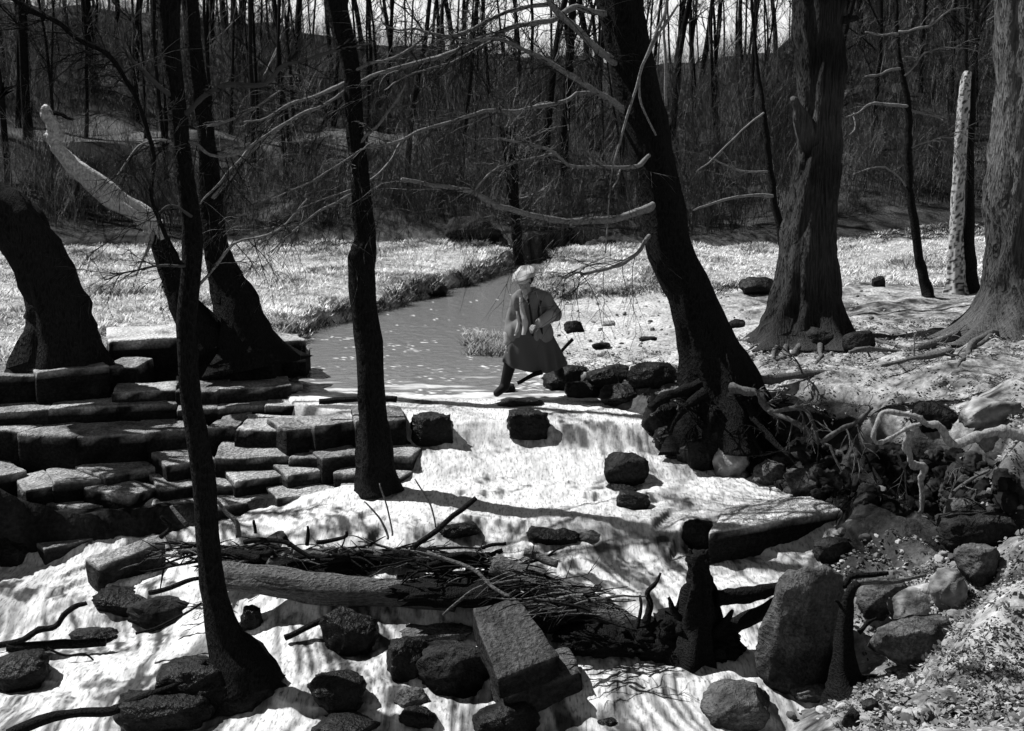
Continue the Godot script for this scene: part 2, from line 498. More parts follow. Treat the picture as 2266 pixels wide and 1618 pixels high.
# block from four top corners (front left, front right, back right, back left), straight down by drop; edges rounded, faces hewn
func block_mesh(c: PackedVector3Array, drop: float, origin: Vector3, rough := 0.02, splay := 0.0, rnd := 0.12, tread := 0.0, side := 0.0) -> ArrayMesh:
	var dn := Vector3.DOWN * drop
	var mid := (c[0] + c[1] + c[2] + c[3]) / 4.0
	var sx := c[0].distance_to(c[1])
	var sz := c[0].distance_to(c[3])
	var r := rnd * minf(minf(sx, sz), drop)
	var rx := 2.0 * r / sx
	var ry := 2.0 * r / drop
	var rz := 2.0 * r / sz
	var f := func(q: Vector3) -> Vector3:
		var lim := Vector3(1 - rx, 1 - ry, 1 - rz)
		var k := q.clamp(-lim, lim)
		var e := (q - k) / Vector3(rx, ry, rz)
		if e.length() > 1.0: e = e.normalized()
		var s := k + e * Vector3(rx, ry, rz)
		var a := c[0].lerp(c[1], s.x * 0.5 + 0.5)
		var bb := c[3].lerp(c[2], s.x * 0.5 + 0.5)
		var w := bb.lerp(a, s.z * 0.5 + 0.5)
		var v := 0.5 - s.y * 0.5
		w += dn * v + (w - mid) * splay * v
		var nn := nz.get_noise_3dv(w * 14.0) + 0.5 * nz.get_noise_3dv(w * 34.0)
		var out := (w - mid - dn * 0.5)
		return w + Vector3(signf(out.x) * absf(q.x), q.y, signf(out.z) * absf(q.z)) * nn * rough - origin
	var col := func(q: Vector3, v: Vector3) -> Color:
		# worn, sandy upper face, paler as if sunlit; shade painted into the sides
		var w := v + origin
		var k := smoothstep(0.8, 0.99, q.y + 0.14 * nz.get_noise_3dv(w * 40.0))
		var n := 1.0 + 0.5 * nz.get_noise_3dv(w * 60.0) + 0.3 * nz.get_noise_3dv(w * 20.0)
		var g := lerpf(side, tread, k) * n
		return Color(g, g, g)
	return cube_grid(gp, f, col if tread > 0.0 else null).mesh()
# boulder: squashed ball with flat cut facets
var gr := PackedFloat32Array([-1, -0.8, -0.6, -0.4, -0.2, 0, 0.2, 0.4, 0.6, 0.8, 1])
func rock_mesh(dim: Vector3, sd: int, boxy := 0.35, facets := 7, rough := 0.05, yaw := 0.0, tilt := 0.0) -> ArrayMesh:
	var r2 := RandomNumberGenerator.new()
	r2.seed = sd
	var pl := []
	for k in facets:
		pl.append([Vector3(r2.randf_range(-1, 1), r2.randf_range(-0.6, 1), r2.randf_range(-1, 1)).normalized(), r2.randf_range(0.62, 0.9)])
	var off := Vector3(sd * 3.7, sd * 1.3, 0)
	var bs := Basis(Vector3.UP, yaw) * Basis(Vector3.BACK, tilt)
	var f := func(q: Vector3) -> Vector3:
		var s := q.normalized()
		s = s.lerp(q * 0.82, boxy)
		for a in pl:
			var e: float = s.dot(a[0]) - a[1]
			if e > 0.0: s -= a[0] * e * 0.92
		s *= 1.0 + rough * (1.6 * nz.get_noise_3dv(s * 20.0 + off) + nz.get_noise_3dv(s * 55.0 + off) + 0.5 * nz.get_noise_3dv(s * 130.0 + off))
		return bs * (s * dim * 0.5)
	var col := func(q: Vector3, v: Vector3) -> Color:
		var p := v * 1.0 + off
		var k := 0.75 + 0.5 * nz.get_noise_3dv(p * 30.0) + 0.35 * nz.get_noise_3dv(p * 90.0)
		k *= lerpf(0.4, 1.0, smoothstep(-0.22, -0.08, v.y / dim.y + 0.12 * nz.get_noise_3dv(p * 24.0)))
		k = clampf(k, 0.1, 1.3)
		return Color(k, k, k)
	return cube_grid(gr, f, col).mesh()
# a rock given by its outline box in the photograph and the height of its foot
func rock(bx: Array, h: float, label: String, mt: String, sd: int, boxy := 0.35, deep := 0.8, facets := 7, tilt := 0.0, called := "boulder", cat := "rock", group := "rocks in and beside the stream") -> Node3D:
	var foot := P((bx[0] + bx[2]) * 0.5, bx[3], h)
	var d := -foot.z
	var s := (foot - CAM).length() / F
	var w: float = (bx[2] - bx[0]) * s
	var e: float = (bx[3] - bx[1]) * s
	var el := atan2(CAM.y - h, d)
	var dz := w * deep
	var hh := sqrt(maxf(e * e - pow(dz * sin(el), 2.0), e * e * 0.3)) / cos(el)
	var at := foot + Vector3(0, hh * 0.42, -dz * 0.36)
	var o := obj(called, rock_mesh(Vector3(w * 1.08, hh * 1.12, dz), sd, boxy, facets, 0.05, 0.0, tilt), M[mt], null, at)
	return tag(o, label, cat, group)
# ---------- surface nets over smooth-joined tapered capsules: [a, b, ra, rb, flatten z]
func nets(bones: Array, k: float, cell: float, into: MB, disp = null):
	var lo := Vector3.ONE * 1e9
	var hi := -lo
	for b in bones:
		var m := Vector3.ONE * (maxf(b[2], b[3]) + k + cell * 2.0)
		lo = lo.min(b[0] - m).min(b[1] - m)
		hi = hi.max(b[0] + m).max(b[1] + m)
	var nx := int((hi.x - lo.x) / cell) + 2
	var ny := int((hi.y - lo.y) / cell) + 2
	var nzz := int((hi.z - lo.z) / cell) + 2
	var f := PackedFloat32Array()
	f.resize(nx * ny * nzz)
	f.fill(1.0)
	for b in bones:
		var m := maxf(b[2], b[3]) + k + cell
		var l2: Vector3 = ((b[0].min(b[1]) - Vector3.ONE * m - lo) / cell).floor()
		var h2: Vector3 = ((b[0].max(b[1]) + Vector3.ONE * m - lo) / cell).ceil()
		var a: Vector3 = b[0]
		var ab: Vector3 = b[1] - b[0]
		var fz: float = b[4] if b.size() > 4 else 1.0
		var sc := Vector3(1, 1, 1.0 / fz)
		var abs2 := ab * sc
		var L := maxf(abs2.length_squared(), 1e-8)
		for z in range(maxi(0, int(l2.z)), mini(nzz, int(h2.z) + 1)):
			for y in range(maxi(0, int(l2.y)), mini(ny, int(h2.y) + 1)):
				for x in range(maxi(0, int(l2.x)), mini(nx, int(h2.x) + 1)):
					var p := (lo + Vector3(x, y, z) * cell - a) * sc
					var t := clampf(p.dot(abs2) / L, 0.0, 1.0)
					var dd := (p - abs2 * t).length() - lerpf(b[2], b[3], t)
					var id := (z * ny + y) * nx + x
					var o := f[id]
					var hh := clampf(0.5 + 0.5 * (o - dd) / k, 0.0, 1.0)
					f[id] = lerpf(o, dd, hh) - k * hh * (1.0 - hh)
	var idx := {}
	var sx := 1
	var sy := nx
	var sz := nx * ny
	var offs := [0, sx, sy, sx + sy, sz, sz + sx, sz + sy, sz + sx + sy]
	for z in nzz - 1:
		for y in ny - 1:
			for x in nx - 1:
				var id := z * sz + y * sy + x
				var f0 := f[id]
				if f0 > cell * 2.5 or f0 < -cell * 2.5: continue
				var sign0 := f0 < 0.0
				var mixed := false
				for o in 8:
					if (f[id + offs[o]] < 0.0) != sign0:
						mixed = true
						break
				if not mixed: continue
				var s := Vector3.ZERO
				var cnt := 0
				for e in [[0, 1], [2, 3], [4, 5], [6, 7], [0, 2], [1, 3], [4, 6], [5, 7], [0, 4], [1, 5], [2, 6], [3, 7]]:
					var v0 := f[id + offs[e[0]]]
					var v1 := f[id + offs[e[1]]]
					if (v0 < 0.0) != (v1 < 0.0):
						var t := v0 / (v0 - v1)
						var p0 := Vector3(e[0] & 1, (e[0] >> 1) & 1, (e[0] >> 2) & 1)
						var p1 := Vector3(e[1] & 1, (e[1] >> 1) & 1, (e[1] >> 2) & 1)
						s += p0.lerp(p1, t)
						cnt += 1
				idx[id] = into.v.size()
				var w := lo + (Vector3(x, y, z) + s / cnt) * cell
				if disp != null: w = disp.call(w)
				into.v.append(w)
	for id in idx:
		var a0: bool = f[id] < 0.0
		for ax in 3:
			var st: int = [sx, sy, sz][ax]
			if (f[id + st] < 0.0) == a0: continue
			var u: int = [sy, sz, sx][ax]
			var w: int = [sz, sx, sy][ax]
			if not (idx.has(id - u) and idx.has(id - w) and idx.has(id - u - w)): continue
			if a0: into.quad(idx[id], idx[id - w], idx[id - u - w], idx[id - u])
			else: into.quad(idx[id], idx[id - u], idx[id - u - w], idx[id - w])
func hit(px: float, py: float) -> Vector3:
	var r := ray(px, py)
	r /= -r.z
	var d := 3.5
	while d < 100.0:
		var q := CAM + r * d
		var g := H(q.x, d, false)
		if d < 36.0 and q.x > xl(d) - 0.3 and q.x < xr(d) + 0.3: g = maxf(g, wx(q.x, d) - 0.03)
		if q.y <= g: return q
		d += 0.04
	return CAM + r * 30.0
func rk(bx: Array, label: String, mt: String, sd: int, boxy := 0.35, deep := 0.8, facets := 7, tilt := 0.0, called := "boulder") -> Node3D:
	var f := hit((bx[0] + bx[2]) * 0.5, bx[3])
	wakes.append(Vector3(f.x, -f.z + 0.1, absf(bx[2] - bx[0]) * 0.5 / F * (f - CAM).length()))
	return rock(bx, f.y, label, mt, sd, boxy, deep, facets, tilt, called)
func bark_trunk(parent: Node3D, called: String, t: Array, sides: int, bump: float, fl: Array, mt: Material, cf = null) -> void:
	var b := MB.new()
	tube(b, t[0], t[1], sides, bump, fl, cf)
	obj(called, b.mesh(), mt, parent, -parent.position)
func extend(t: Array, up: Vector3, n: int, step: float, taper := 0.93) -> Array:
	# grows a traced trunk on past the frame (trace runs foot to top)
	var p: PackedVector3Array = t[0]
	var r: PackedFloat32Array = t[1]
	var dir := (p[-1] - p[-3]).normalized()
	for k in n:
		dir = (dir + up * 0.12 + Vector3(rng.randf_range(-1, 1), 0, rng.randf_range(-1, 1)) * 0.06).normalized()
		p.append(p[-1] + dir * step)
		r.append(r[-1] * taper)
	return [p, r]
func crown(parent: Node3D, t: Array, from: int, mt: Material, n := 9) -> void:
	var p: PackedVector3Array = t[0]
	var r: PackedFloat32Array = t[1]
	var b := MB.new()
	for k in n:
		var at := rng.randi_range(from, p.size() - 1)
		var an := rng.randf() * TAU
		whip(b, p[at], Vector3(cos(an), 0.9, sin(an)), rng.randf_range(1.2, 2.4), r[at] * 0.28, 2, -0.03, 3, 0.2)
	obj("upper_branches", b.mesh(), mt, parent, -parent.position).set_meta("kind", "stuff")
# roots that creep over the ground from a trunk foot
func creeping_roots(parent: Node3D, foot: Vector3, n: int, a0: float, a1: float, r0: float, ln: float, mt: Material) -> void:
	for k in n:
		var an := lerpf(a0, a1, (k + rng.randf_range(0.2, 0.8)) / n)
		var p := PackedVector3Array()
		var r := PackedFloat32Array()
		var q := foot
		var m := 12
		var L := ln * rng.randf_range(0.5, 1.1)
		var rad := r0 * rng.randf_range(0.6, 1.1)
		for j in m + 1:
			var u := float(j) / m
			var y := H(q.x, -q.z) + rad * (0.65 - 0.8 * u) + 0.35 * r0 * 8.0 * pow(1.0 - u, 5.0)
			p.append(Vector3(q.x, y, q.z))
			r.append(rad * (1.0 - 0.75 * u))
			an += rng.randf_range(-0.3, 0.3)
			q += Vector3(cos(an), 0, sin(an)) * L / m
		var b := MB.new()
		var s := smooth(p, r, 2, 0.01)
		tube(b, s[0], s[1], 7, 0.2)
		obj("root", b.mesh(), mt, parent, -parent.position)
func stick(called: String, l: Array, d0: float, d1: float, label: String, cat: String, mt: String, group := "", twigs := 0, sides := 8) -> Node3D:
	var t := trace(l, d0, d1, 4, 0.01)
	var b := MB.new()
	if twigs:
		for k in t[1].size(): t[1][k] *= 0.85 + 0.3 * nz.get_noise_1d(k * 14.0 + l[0])
		twigs_along(b, t[0], t[1], 0.35, 0.15, 0.6, 0.06, 1, 0.05, 0.016)
	if mt == "root_pale":
		for k in t[1].size(): t[1][k] *= 0.68 + 0.25 * nz.get_noise_1d(k * 11.0)
	b.n.clear()
	tube(b, t[0], t[1], sides, 0.4 if twigs else 0.24)
	return tag(obj(called, b.mesh(), M[mt]), label, cat, group)

func _ready():
	# --- camera, sky, sun, exposure
	var cam := Camera3D.new()
	cam.name = "camera"
	cam.position = CAM
	cam.basis = cam_basis
	cam.fov = rad_to_deg(2.0 * atan(809.0 / F))
	cam.far = 400.0
	add_child(cam)
	cam.current = true
	var we := WorldEnvironment.new()
	we.name = "world_environment"
	var e := Environment.new()
	e.background_mode = Environment.BG_SKY
	var sk := ProceduralSkyMaterial.new()
	sk.sky_top_color = Color(0.2, 0.2, 0.2)
	sk.sky_horizon_color = Color(0.9, 0.9, 0.9)
	sk.sky_curve = 0.2
	sk.ground_bottom_color = Color(0.1, 0.1, 0.1)
	sk.ground_horizon_color = Color(0.5, 0.5, 0.5)
	var sky := Sky.new()
	sky.sky_material = sk
	e.sky = sky
	e.tonemap_mode = Environment.TONE_MAPPER_LINEAR
	e.tonemap_exposure = 1.75
	e.sdfgi_enabled = true
	e.ssao_enabled = true
	e.ssil_enabled = true
	we.environment = e
	add_child(we)
	var sun := DirectionalLight3D.new()
	sun.name = "sun"
	sun.light_energy = 1.6
	sun.light_angular_distance = 0.5
	sun.light_color = Color(1, 1, 1)
	sun.shadow_enabled = true
	add_child(sun)
	sun.look_at_from_position(Vector3(0, 30, 0), Vector3(0, 30, 0) - Vector3(-0.57, 0.78, -0.24))
	rng.seed = 7
	nz.seed = 4
	nz.frequency = 0.1
	nz.fractal_type = FastNoiseLite.FRACTAL_NONE
	materials()
	lattice()
	setting()
	weir()
	big_trees()
	wood()
	stream_rocks()
	waters()
	jam()
	right_bank()
	man()
	ground_cover()

func setting():
	var xs := lines(-75.0, 75.0, [[-30, 2.0], [-12, 0.7], [-7.5, 0.2], [7.5, 0.075], [12, 0.2], [30, 0.7], [80, 2.0]])
	var ds := lines(-4.0, 130.0, [[4, 0.3], [8, 0.12], [17, 0.075], [27, 0.15], [37, 0.25], [80, 1.0], [140, 3.0]])
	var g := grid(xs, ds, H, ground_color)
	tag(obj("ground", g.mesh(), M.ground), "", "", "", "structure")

func waters():
	# white water below the crest, dark pool above it
	var r := grid(lines(-7.4, 4.2, [[9, 0.028]]), lines(5.0, 15.4, [[8.5, 0.06], [20, 0.028]]), rapids, foam_color)
	tag(obj("white_water", r.mesh(), M.foam), "", "", "", "structure")
	var pf := func(x: float, d: float) -> float: return rapids(x, d) - 0.002
	var pc := func(x: float, d: float) -> float:
		var fl := nz.get_noise_2d(x * 70.0, d * 110.0) + 0.5 * nz.get_noise_2d(x * 9.0, d * 12.0) - 0.03 * (d - 16.0)
		var c := 0.14 + 0.58 * smoothstep(0.72, 0.9, fl)
		c += 0.4 * smoothstep(0.15, 0.6, nz.get_noise_2d(x * 6.0 + 3.0, d * 34.0) + 0.35 * (16.2 - d)) * smoothstep(18.5, 15.5, d)
		return minf(0.7, maxf(c, foam_color(x, d) if d < 15.8 else 0.0))
	var p := grid(lines(-5.0, 3.0, [[9, 0.04]]), lines(15.37, 37.0, [[18, 0.03], [22, 0.06], [40, 0.15]]), pf, pc)
	tag(obj("pool_water", p.mesh(), M.pool), "", "", "", "structure")

func weir():
	var w := thing("stepped_stone_weir", "stepped weir wall of dark squared stone blocks left of the falls", "weir", Vector3(-4, 0, -14.5))
	# [x0, y0, x1, y1 of the front top edge, its height, height of the face, depth]
	var rows := [
		[238, 754, 405, 746, .55, .62, 1.55], [405, 747, 500, 748, .55, .62, .9], [500, 790, 602, 790, .42, .5, .8], [596, 756, 676, 752, .52, .24, .5], [560, 790, 677, 788, .3, .3, .5], [490, 812, 600, 812, .25, .4, .6],
		[-40, 835, 80, 829, .33, .3, .45], [78, 823, 238, 810, .4, .36, .4], [236, 812, 300, 812, .3, .5, .3],
		[250, 868, 388, 863, .12, .4, .5], [388, 866, 478, 866, .12, .4, .5], [478, 862, 640, 854, .12, .3, .55], [640, 858, 668, 850, .08, .3, .3],
		[-40, 915, 110, 905, -.02, .34, .55], [108, 906, 262, 897, -.02, .34, .6], [262, 898, 390, 892, -.02, .3, .4], [390, 905, 480, 902, -.06, .3, .5], [478, 902, 590, 897, -.06, .3, .5], [588, 898, 674, 896, -.04, .3, .5],
		[-40, 950, 40, 956, -.2, .45, .5], [38, 958, 165, 966, -.2, .46, .6], [165, 965, 322, 957, -.2, .48, .6], [322, 957, 462, 946, -.2, .45, .55], [460, 946, 520, 946, -.16, .4, .5], [520, 950, 636, 952, -.12, .36, .5], [634, 953, 700, 945, -.05, .4, .5], [700, 943, 790, 931, .0, .42, .45], [788, 932, 896, 928, .04, .42, .45],
		[-40, 1058, 56, 1042, -.58, .4, .5], [56, 1085, 125, 1075, -.64, .4, .5], [122, 1072, 240, 1056, -.6, .42, .5], [238, 1056, 352, 1030, -.56, .4, .5], [370, 1030, 475, 1016, -.42, .3, .45], [474, 1012, 640, 1008, -.35, .3, .5], [640, 1012, 718, 1014, -.34, .3, .5], [715, 1014, 800, 1003, -.3, .34, .5], [800, 1006, 906, 1012, -.28, .3, .45],
		[356, 1084, 432, 1074, -.62, .3, .5], [430, 1078, 520, 1072, -.6, .3, .45], [518, 1064, 640, 1050, -.52, .3, .5], [638, 1050, 740, 1036, -.46, .34, .5], [738, 1044, 884, 1058, -.44, .28, .5],
		[-40, 1160, 36, 1152, -1.0, .4, .6], [34, 1148, 200, 1131, -.94, .44, .6], [198, 1131, 290, 1098, -.84, .42, .55], [286, 1100, 360, 1072, -.68, .4, .5], [340, 1114, 470, 1108, -.76, .22, .6], [468, 1118, 620, 1104, -.7, .22, .5], [618, 1104, 765, 1084, -.62, .2, .5], [760, 1086, 896, 1078, -.55, .2, .4],
		[-40, 1205, 100, 1212, -1.1, .2, .5], [95, 1212, 260, 1180, -1.04, .16, .5]]
	for q in rows:
		var a := P(q[0] - 2, q[1], q[4])
		var b := P(q[2] + 2, q[3], q[4])
		var back: Vector3 = (b - a).cross(Vector3.DOWN).normalized() * -maxf(q[6], 0.75)
		if back.z > 0: back = -back
		var j := func(s: float) -> Vector3: return Vector3(rng.randf_range(-s, s), rng.randf_range(-s, s) * 0.7, rng.randf_range(-s, s))
		var c := PackedVector3Array([a + j.call(0.008), b + j.call(0.008), b + back + j.call(0.03), a + back + j.call(0.04)])
		var m := block_mesh(c, q[5] + 0.16, w.position, 0.02, 0.01, 0.05, 0.95 if q[6] > 1.5 else rng.randf_range(0.3, 0.6), rng.randf_range(0.02, 0.035))  # deepest block: top painted brightest to offset the tree shade on it
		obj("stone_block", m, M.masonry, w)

func big_trees():
	# thin dark tree in front (A)
	var tw := MB.new()
	var foot := Q(530, 1500, 9.5)
	var A := thing("young_dark_tree", "slender dark tree rising from the foreground water, left of the log jam", "tree", foot)
	var t := trace([545, 1520, 150, 530, 1470, 122, 500, 1415, 78, 478, 1330, 54, 467, 1260, 50, 456, 1155, 49, 450, 1050, 48, 436, 960, 46, 424, 900, 44, 416, 800, 43, 414, 700, 43, 424, 600, 44, 426, 520, 44, 421, 470, 43, 403, 346, 39, 389, 208, 38, 380, 110, 40, 372, 0, 48], 9.5, 9.9, 4)
	t = extend(t, Vector3.UP, 14, 0.35)
	bark_trunk(A, "trunk", t, 18, 0.14, [5.0, 0.22, 0.25, 0.7], M.bark_dark)
	branch(A, [392, 256, 16, 415, 243, 15, 440, 222, 14, 467, 204, 13, 502, 189, 14, 561, 189, 12, 588, 183, 11, 623, 149, 10, 658, 138, 9, 710, 123, 8, 760, 107, 6, 820, 96, 4], 9.86, 9.3, M.twig_dark, tw, 0.16, 0.6)
	branch(A, [390, 226, 15, 374, 208, 13, 346, 187, 11, 308, 152, 9, 280, 120, 6, 262, 60, 4], 9.86, 9.5, M.twig_dark, tw, 0.14, 0.6)
	branch(A, [412, 600, 14, 381, 554, 11, 353, 491, 11, 335, 440, 10, 337, 346, 10, 311, 242, 11, 270, 166, 12, 235, 118, 13, 194, 99, 13, 156, 76, 14, 121, 45, 14, 69, 24, 15, 20, -10, 16], 9.7, 9.0, M.bark_dark, tw, 0.1, 0.7)
	branch(A, [396, 310, 10, 430, 318, 9, 464, 343, 8, 519, 343, 7, 554, 322, 6, 590, 300, 4], 9.84, 9.6, M.branch, tw, 0.12, 0.5)
	branch(A, [412, 590, 9, 395, 588, 8, 350, 586, 6, 290, 600, 4, 230, 620, 3], 9.7, 9.5, M.twig_dark, tw, 0.08, 0.5)
	branch(A, [420, 652, 9, 470, 600, 7, 520, 540, 6, 588, 519, 5, 633, 495, 5, 680, 440, 4], 9.74, 9.9, M.branch, tw, 0.12, 0.5)
	branch(A, [400, 334, 9, 370, 312, 7, 320, 318, 6, 290, 345, 4, 250, 400, 3], 9.83, 9.5, M.branch, tw, 0.1, 0.6)
	branch(A, [425, 480, 8, 380, 455, 6, 340, 480, 4, 270, 520, 3, 200, 560, 2], 9.7, 9.5, M.twig_dark, tw, 0.08, 0.5)
	crown(A, t, t[0].size() - 10, M.bark_dark, 7)
	obj("twigs", tw.mesh(), M.twig_dark, A, -A.position).set_meta("kind", "stuff")
	tag(obj("earth_mound", rock_mesh(Vector3(0.95, 0.5, 0.6), 91, 0.0, 3, 0.1), M.wet, null, Q(505, 1520, 9.5) + Vector3(0, -0.05, 0)), "dark earthy root mound at the foot of the slender foreground tree", "mound")
	# second thin tree at the weir (C)
	tw = MB.new()
	var C := thing("slim_tree", "slim dark tree growing out of the right end of the stepped weir", "tree", Q(835, 1085, 13.0))
	t = trace([838, 1092, 96, 832, 1050, 80, 829, 1000, 72, 827, 930, 62, 822, 870, 64, 816, 780, 58, 808, 690, 54, 801, 630, 60, 799, 575, 62, 808, 530, 48, 804, 470, 44, 800, 430, 42, 794, 360, 38, 787, 300, 36, 778, 170, 38, 765, 104, 40, 752, 50, 46, 742, 0, 50], 12.9, 13.2, 4)
	t = extend(t, Vector3.UP, 14, 0.4)
	bark_trunk(C, "trunk", t, 18, 0.2, [4.0, 0.3, 0.3, 0.2], M.bark_dark)
	branch(C, [778, 180, 14, 750, 192, 12, 700, 214, 10, 640, 232, 8, 590, 262, 6, 540, 270, 4], 13.2, 12.8, M.branch, tw, 0.2, 0.8)
	branch(C, [790, 330, 10, 812, 300, 9, 850, 262, 8, 880, 215, 6, 900, 180, 4], 13.1, 13.0, M.branch, tw, 0.2, 0.6)
	branch(C, [795, 420, 9, 760, 440, 8, 700, 470, 6, 640, 520, 5, 600, 560, 3], 13.1, 12.6, M.branch, tw, 0.2, 0.6)
	branch(C, [775, 160, 10, 820, 142, 8, 870, 128, 6, 930, 90, 5, 960, 60, 3], 13.1, 13.3, M.branch, tw, 0.2, 0.7)
	crown(C, t, t[0].size() - 11, M.bark_dark, 8)
	obj("twigs", tw.mesh(), M.twig, C, -C.position).set_meta("kind", "stuff")
	# twin-stemmed tree with the broken pale snag (B)
	tw = MB.new()
	var B := thing("twin_stemmed_tree", "dark tree on the weir top with a second stem ending in a pale broken snag", "tree", Q(540, 800, 16.2))
	t = trace([560, 815, 190, 548, 760, 125, 528, 690, 92, 505, 630, 70, 480, 570, 56, 470, 500, 46, 464, 430, 42, 458, 330, 38, 448, 240, 36, 432, 140, 34, 424, 60, 33, 418, 0, 33], 16.2, 16.6, 4)
	t = extend(t, Vector3.UP, 12, 0.5)
	bark_trunk(B, "trunk", t, 20, 0.28, [5.0, 0.4, 0.4, 0.4], M.bark_dark)
	crown(B, t, t[0].size() - 9, M.bark_dark, 6)
	t = trace([470, 770, 120, 440, 720, 84, 408, 668, 62, 385, 610, 50, 362, 560, 44, 346, 520, 40], 16.2, 16.2, 4)
	bark_trunk(B, "second_stem", t, 16, 0.2, [], M.bark_dark)
	t = trace([350, 530, 42, 338, 500, 40, 318, 486, 38, 268, 450, 38, 215, 408, 35, 165, 368, 31, 140, 342, 27, 121, 318, 24, 120, 296, 30, 112, 268, 25, 100, 244, 20, 108, 238, 10], 16.2, 15.9, 4)
	bark_trunk(B, "broken_snag", t, 20, 0.5, [], M.snag)
	branch(B, [118, 250, 14, 135, 252, 11, 150, 260, 9, 162, 264, 5], 15.9, 15.9, M.bark_dark)
	branch(B, [340, 505, 12, 330, 545, 9, 310, 585, 7, 300, 610, 4], 16.1, 16.0, M.branch, tw, 0.2, 0.6)
	branch(B, [470, 440, 12, 520, 380, 10, 560, 330, 9, 600, 296, 7, 650, 270, 5], 16.3, 16.0, M.branch, tw, 0.2, 0.8)
	branch(B, [450, 280, 10, 500, 270, 8, 560, 240, 6, 620, 200, 4], 16.4, 16.0, M.branch, tw, 0.2, 0.8)
	obj("twigs", tw.mesh(), M.twig, B, -B.position).set_meta("kind", "stuff")
	# bent trunk at the left edge (D)
	var D := thing("bent_tree", "thick bent dark tree leaning out of frame at the left edge on the meadow bank", "tree", Q(130, 800, 16.0))
	t = trace([140, 840, 190, 138, 770, 156, 130, 700, 124, 112, 640, 108, 88, 580, 104, 55, 520, 108, 15, 475, 100, -40, 445, 90, -110, 410, 84, -200, 330, 78, -260, 220, 70, -290, 60, 60], 16.0, 15.6, 5)
	bark_trunk(D, "trunk", t, 26, 0.2, [5.0, 0.35, 0.35, 1.0], M.bark)
	crown(D, t, t[0].size() - 14, M.bark_dark, 7)
	creeping_roots(D, Q(120, 790, 16.0), 6, -0.3, 3.4, 0.09, 0.9, M.bark)
	# leaning tree over the right bank (LT)
	tw = MB.new()
	var L := thing("leaning_tree", "large dark tree leaning left over the stream with long arching branches", "tree", Q(1590, 900, 14.0))
	t = trace([1606, 985, 200, 1603, 940, 190, 1598, 890, 170, 1586, 835, 146, 1568, 780, 124, 1545, 710, 108, 1522, 640, 100, 1500, 590, 96, 1480, 540, 94, 1462, 440, 95, 1444, 360, 94, 1430, 290, 94, 1408, 190, 96, 1390, 90, 95, 1373, 0, 95], 14.0, 14.3, 4)
	t = extend(t, Vector3.UP, 14, 0.5, 0.95)
	var tw2 := MB.new()
	bark_trunk(L, "trunk", t, 30, 0.12, [6.0, 0.55, 0.6, 2.4], M.bark_dark)
	crown(L, t, t[0].size() - 10, M.bark_dark, 10)
	for l in [
		[1402, 46, 18, 1370, 40, 18, 1345, 34, 17, 1300, 22, 16, 1276, 16, 15, 1241, 32, 14, 1215, 47, 14, 1170, 52, 13, 1120, 65, 13, 1080, 85, 12, 1010, 114, 12, 923, 140, 11, 836, 164, 10, 785, 189, 10, 727, 228, 9, 675, 249, 9, 640, 268, 8, 571, 311, 8, 519, 367, 7, 480, 410, 6, 443, 452, 4],
		[1385, 165, 22, 1350, 130, 22, 1335, 121, 20, 1287, 76, 18, 1235, 28, 17, 1214, 0, 16, 1196, -40, 14, 1180, -90, 10],
		[1217, 10, 12, 1183, 14, 11, 1131, 24, 10, 1079, 45, 10, 1044, 66, 9, 992, 81, 8, 944, 71, 7, 923, 64, 6, 882, 66, 5, 857, 59, 4, 843, 40, 3],
		[1412, 262, 18, 1380, 242, 18, 1373, 235, 17, 1340, 214, 16, 1304, 194, 15, 1252, 163, 14, 1200, 130, 13, 1148, 104, 11, 1096, 87, 9, 1060, 92, 7, 1000, 84, 5, 960, 90, 3],
		[1322, 208, 12, 1300, 206, 12, 1276, 208, 11, 1252, 222, 11, 1200, 235, 11, 1131, 247, 10, 1079, 246, 10, 1044, 256, 9, 992, 273, 9, 923, 292, 8, 888, 312, 7, 837, 324, 6, 802, 329, 5, 750, 363, 5, 690, 400, 4, 600, 440, 3],
		[888, 312, 6, 871, 346, 6, 837, 386, 5, 795, 412, 5, 750, 430, 5, 692, 450, 4, 658, 467, 4, 633, 495, 4, 588, 519, 3],
		[1437, 343, 11, 1411, 367, 11, 1373, 372, 10, 1338, 369, 9, 1266, 369, 9, 1245, 353, 8, 1210, 329, 8, 1165, 318, 7, 1127, 311, 6, 1103, 305, 5],
		[1231, 341, 8, 1183, 350, 8, 1113, 367, 7, 1082, 388, 6, 1051, 422, 4],
		[1446, 452, 20, 1408, 469, 20, 1356, 485, 19, 1286, 490, 18, 1217, 483, 18, 1148, 469, 17, 1106, 457, 18, 1061, 436, 14, 1027, 420, 13, 958, 410, 12, 888, 396, 10],
		[1436, 522, 11, 1431, 530, 11, 1413, 556, 11, 1385, 579, 11, 1342, 595, 10, 1291, 606, 9, 1281, 602, 7, 1252, 613, 6, 1238, 611, 4],
		[1096, 87, 8, 1040, 116, 7, 1000, 138, 6, 960, 150, 5, 900, 168, 4, 850, 200, 3], [1373, 372, 6, 1366, 395, 6, 1355, 420, 4],
		[1148, 104, 6, 1120, 80, 6, 1100, 72, 5, 1060, 84, 4, 1020, 92, 3]]:
		branch(L, l, (14.08 if l[1] > 300.0 else 14.36) - 0.3 * l[1] / 930.0, 12.6, M.branch, tw if rng.randf() < 0.5 else tw2, 0.19, 1.2, 0.08)
	obj("twigs", tw.mesh(), M.twig, L, -L.position).set_meta("kind", "stuff")
	obj("dark_twigs", tw2.mesh(), M.twig_dark, L, -L.position).set_meta("kind", "stuff")
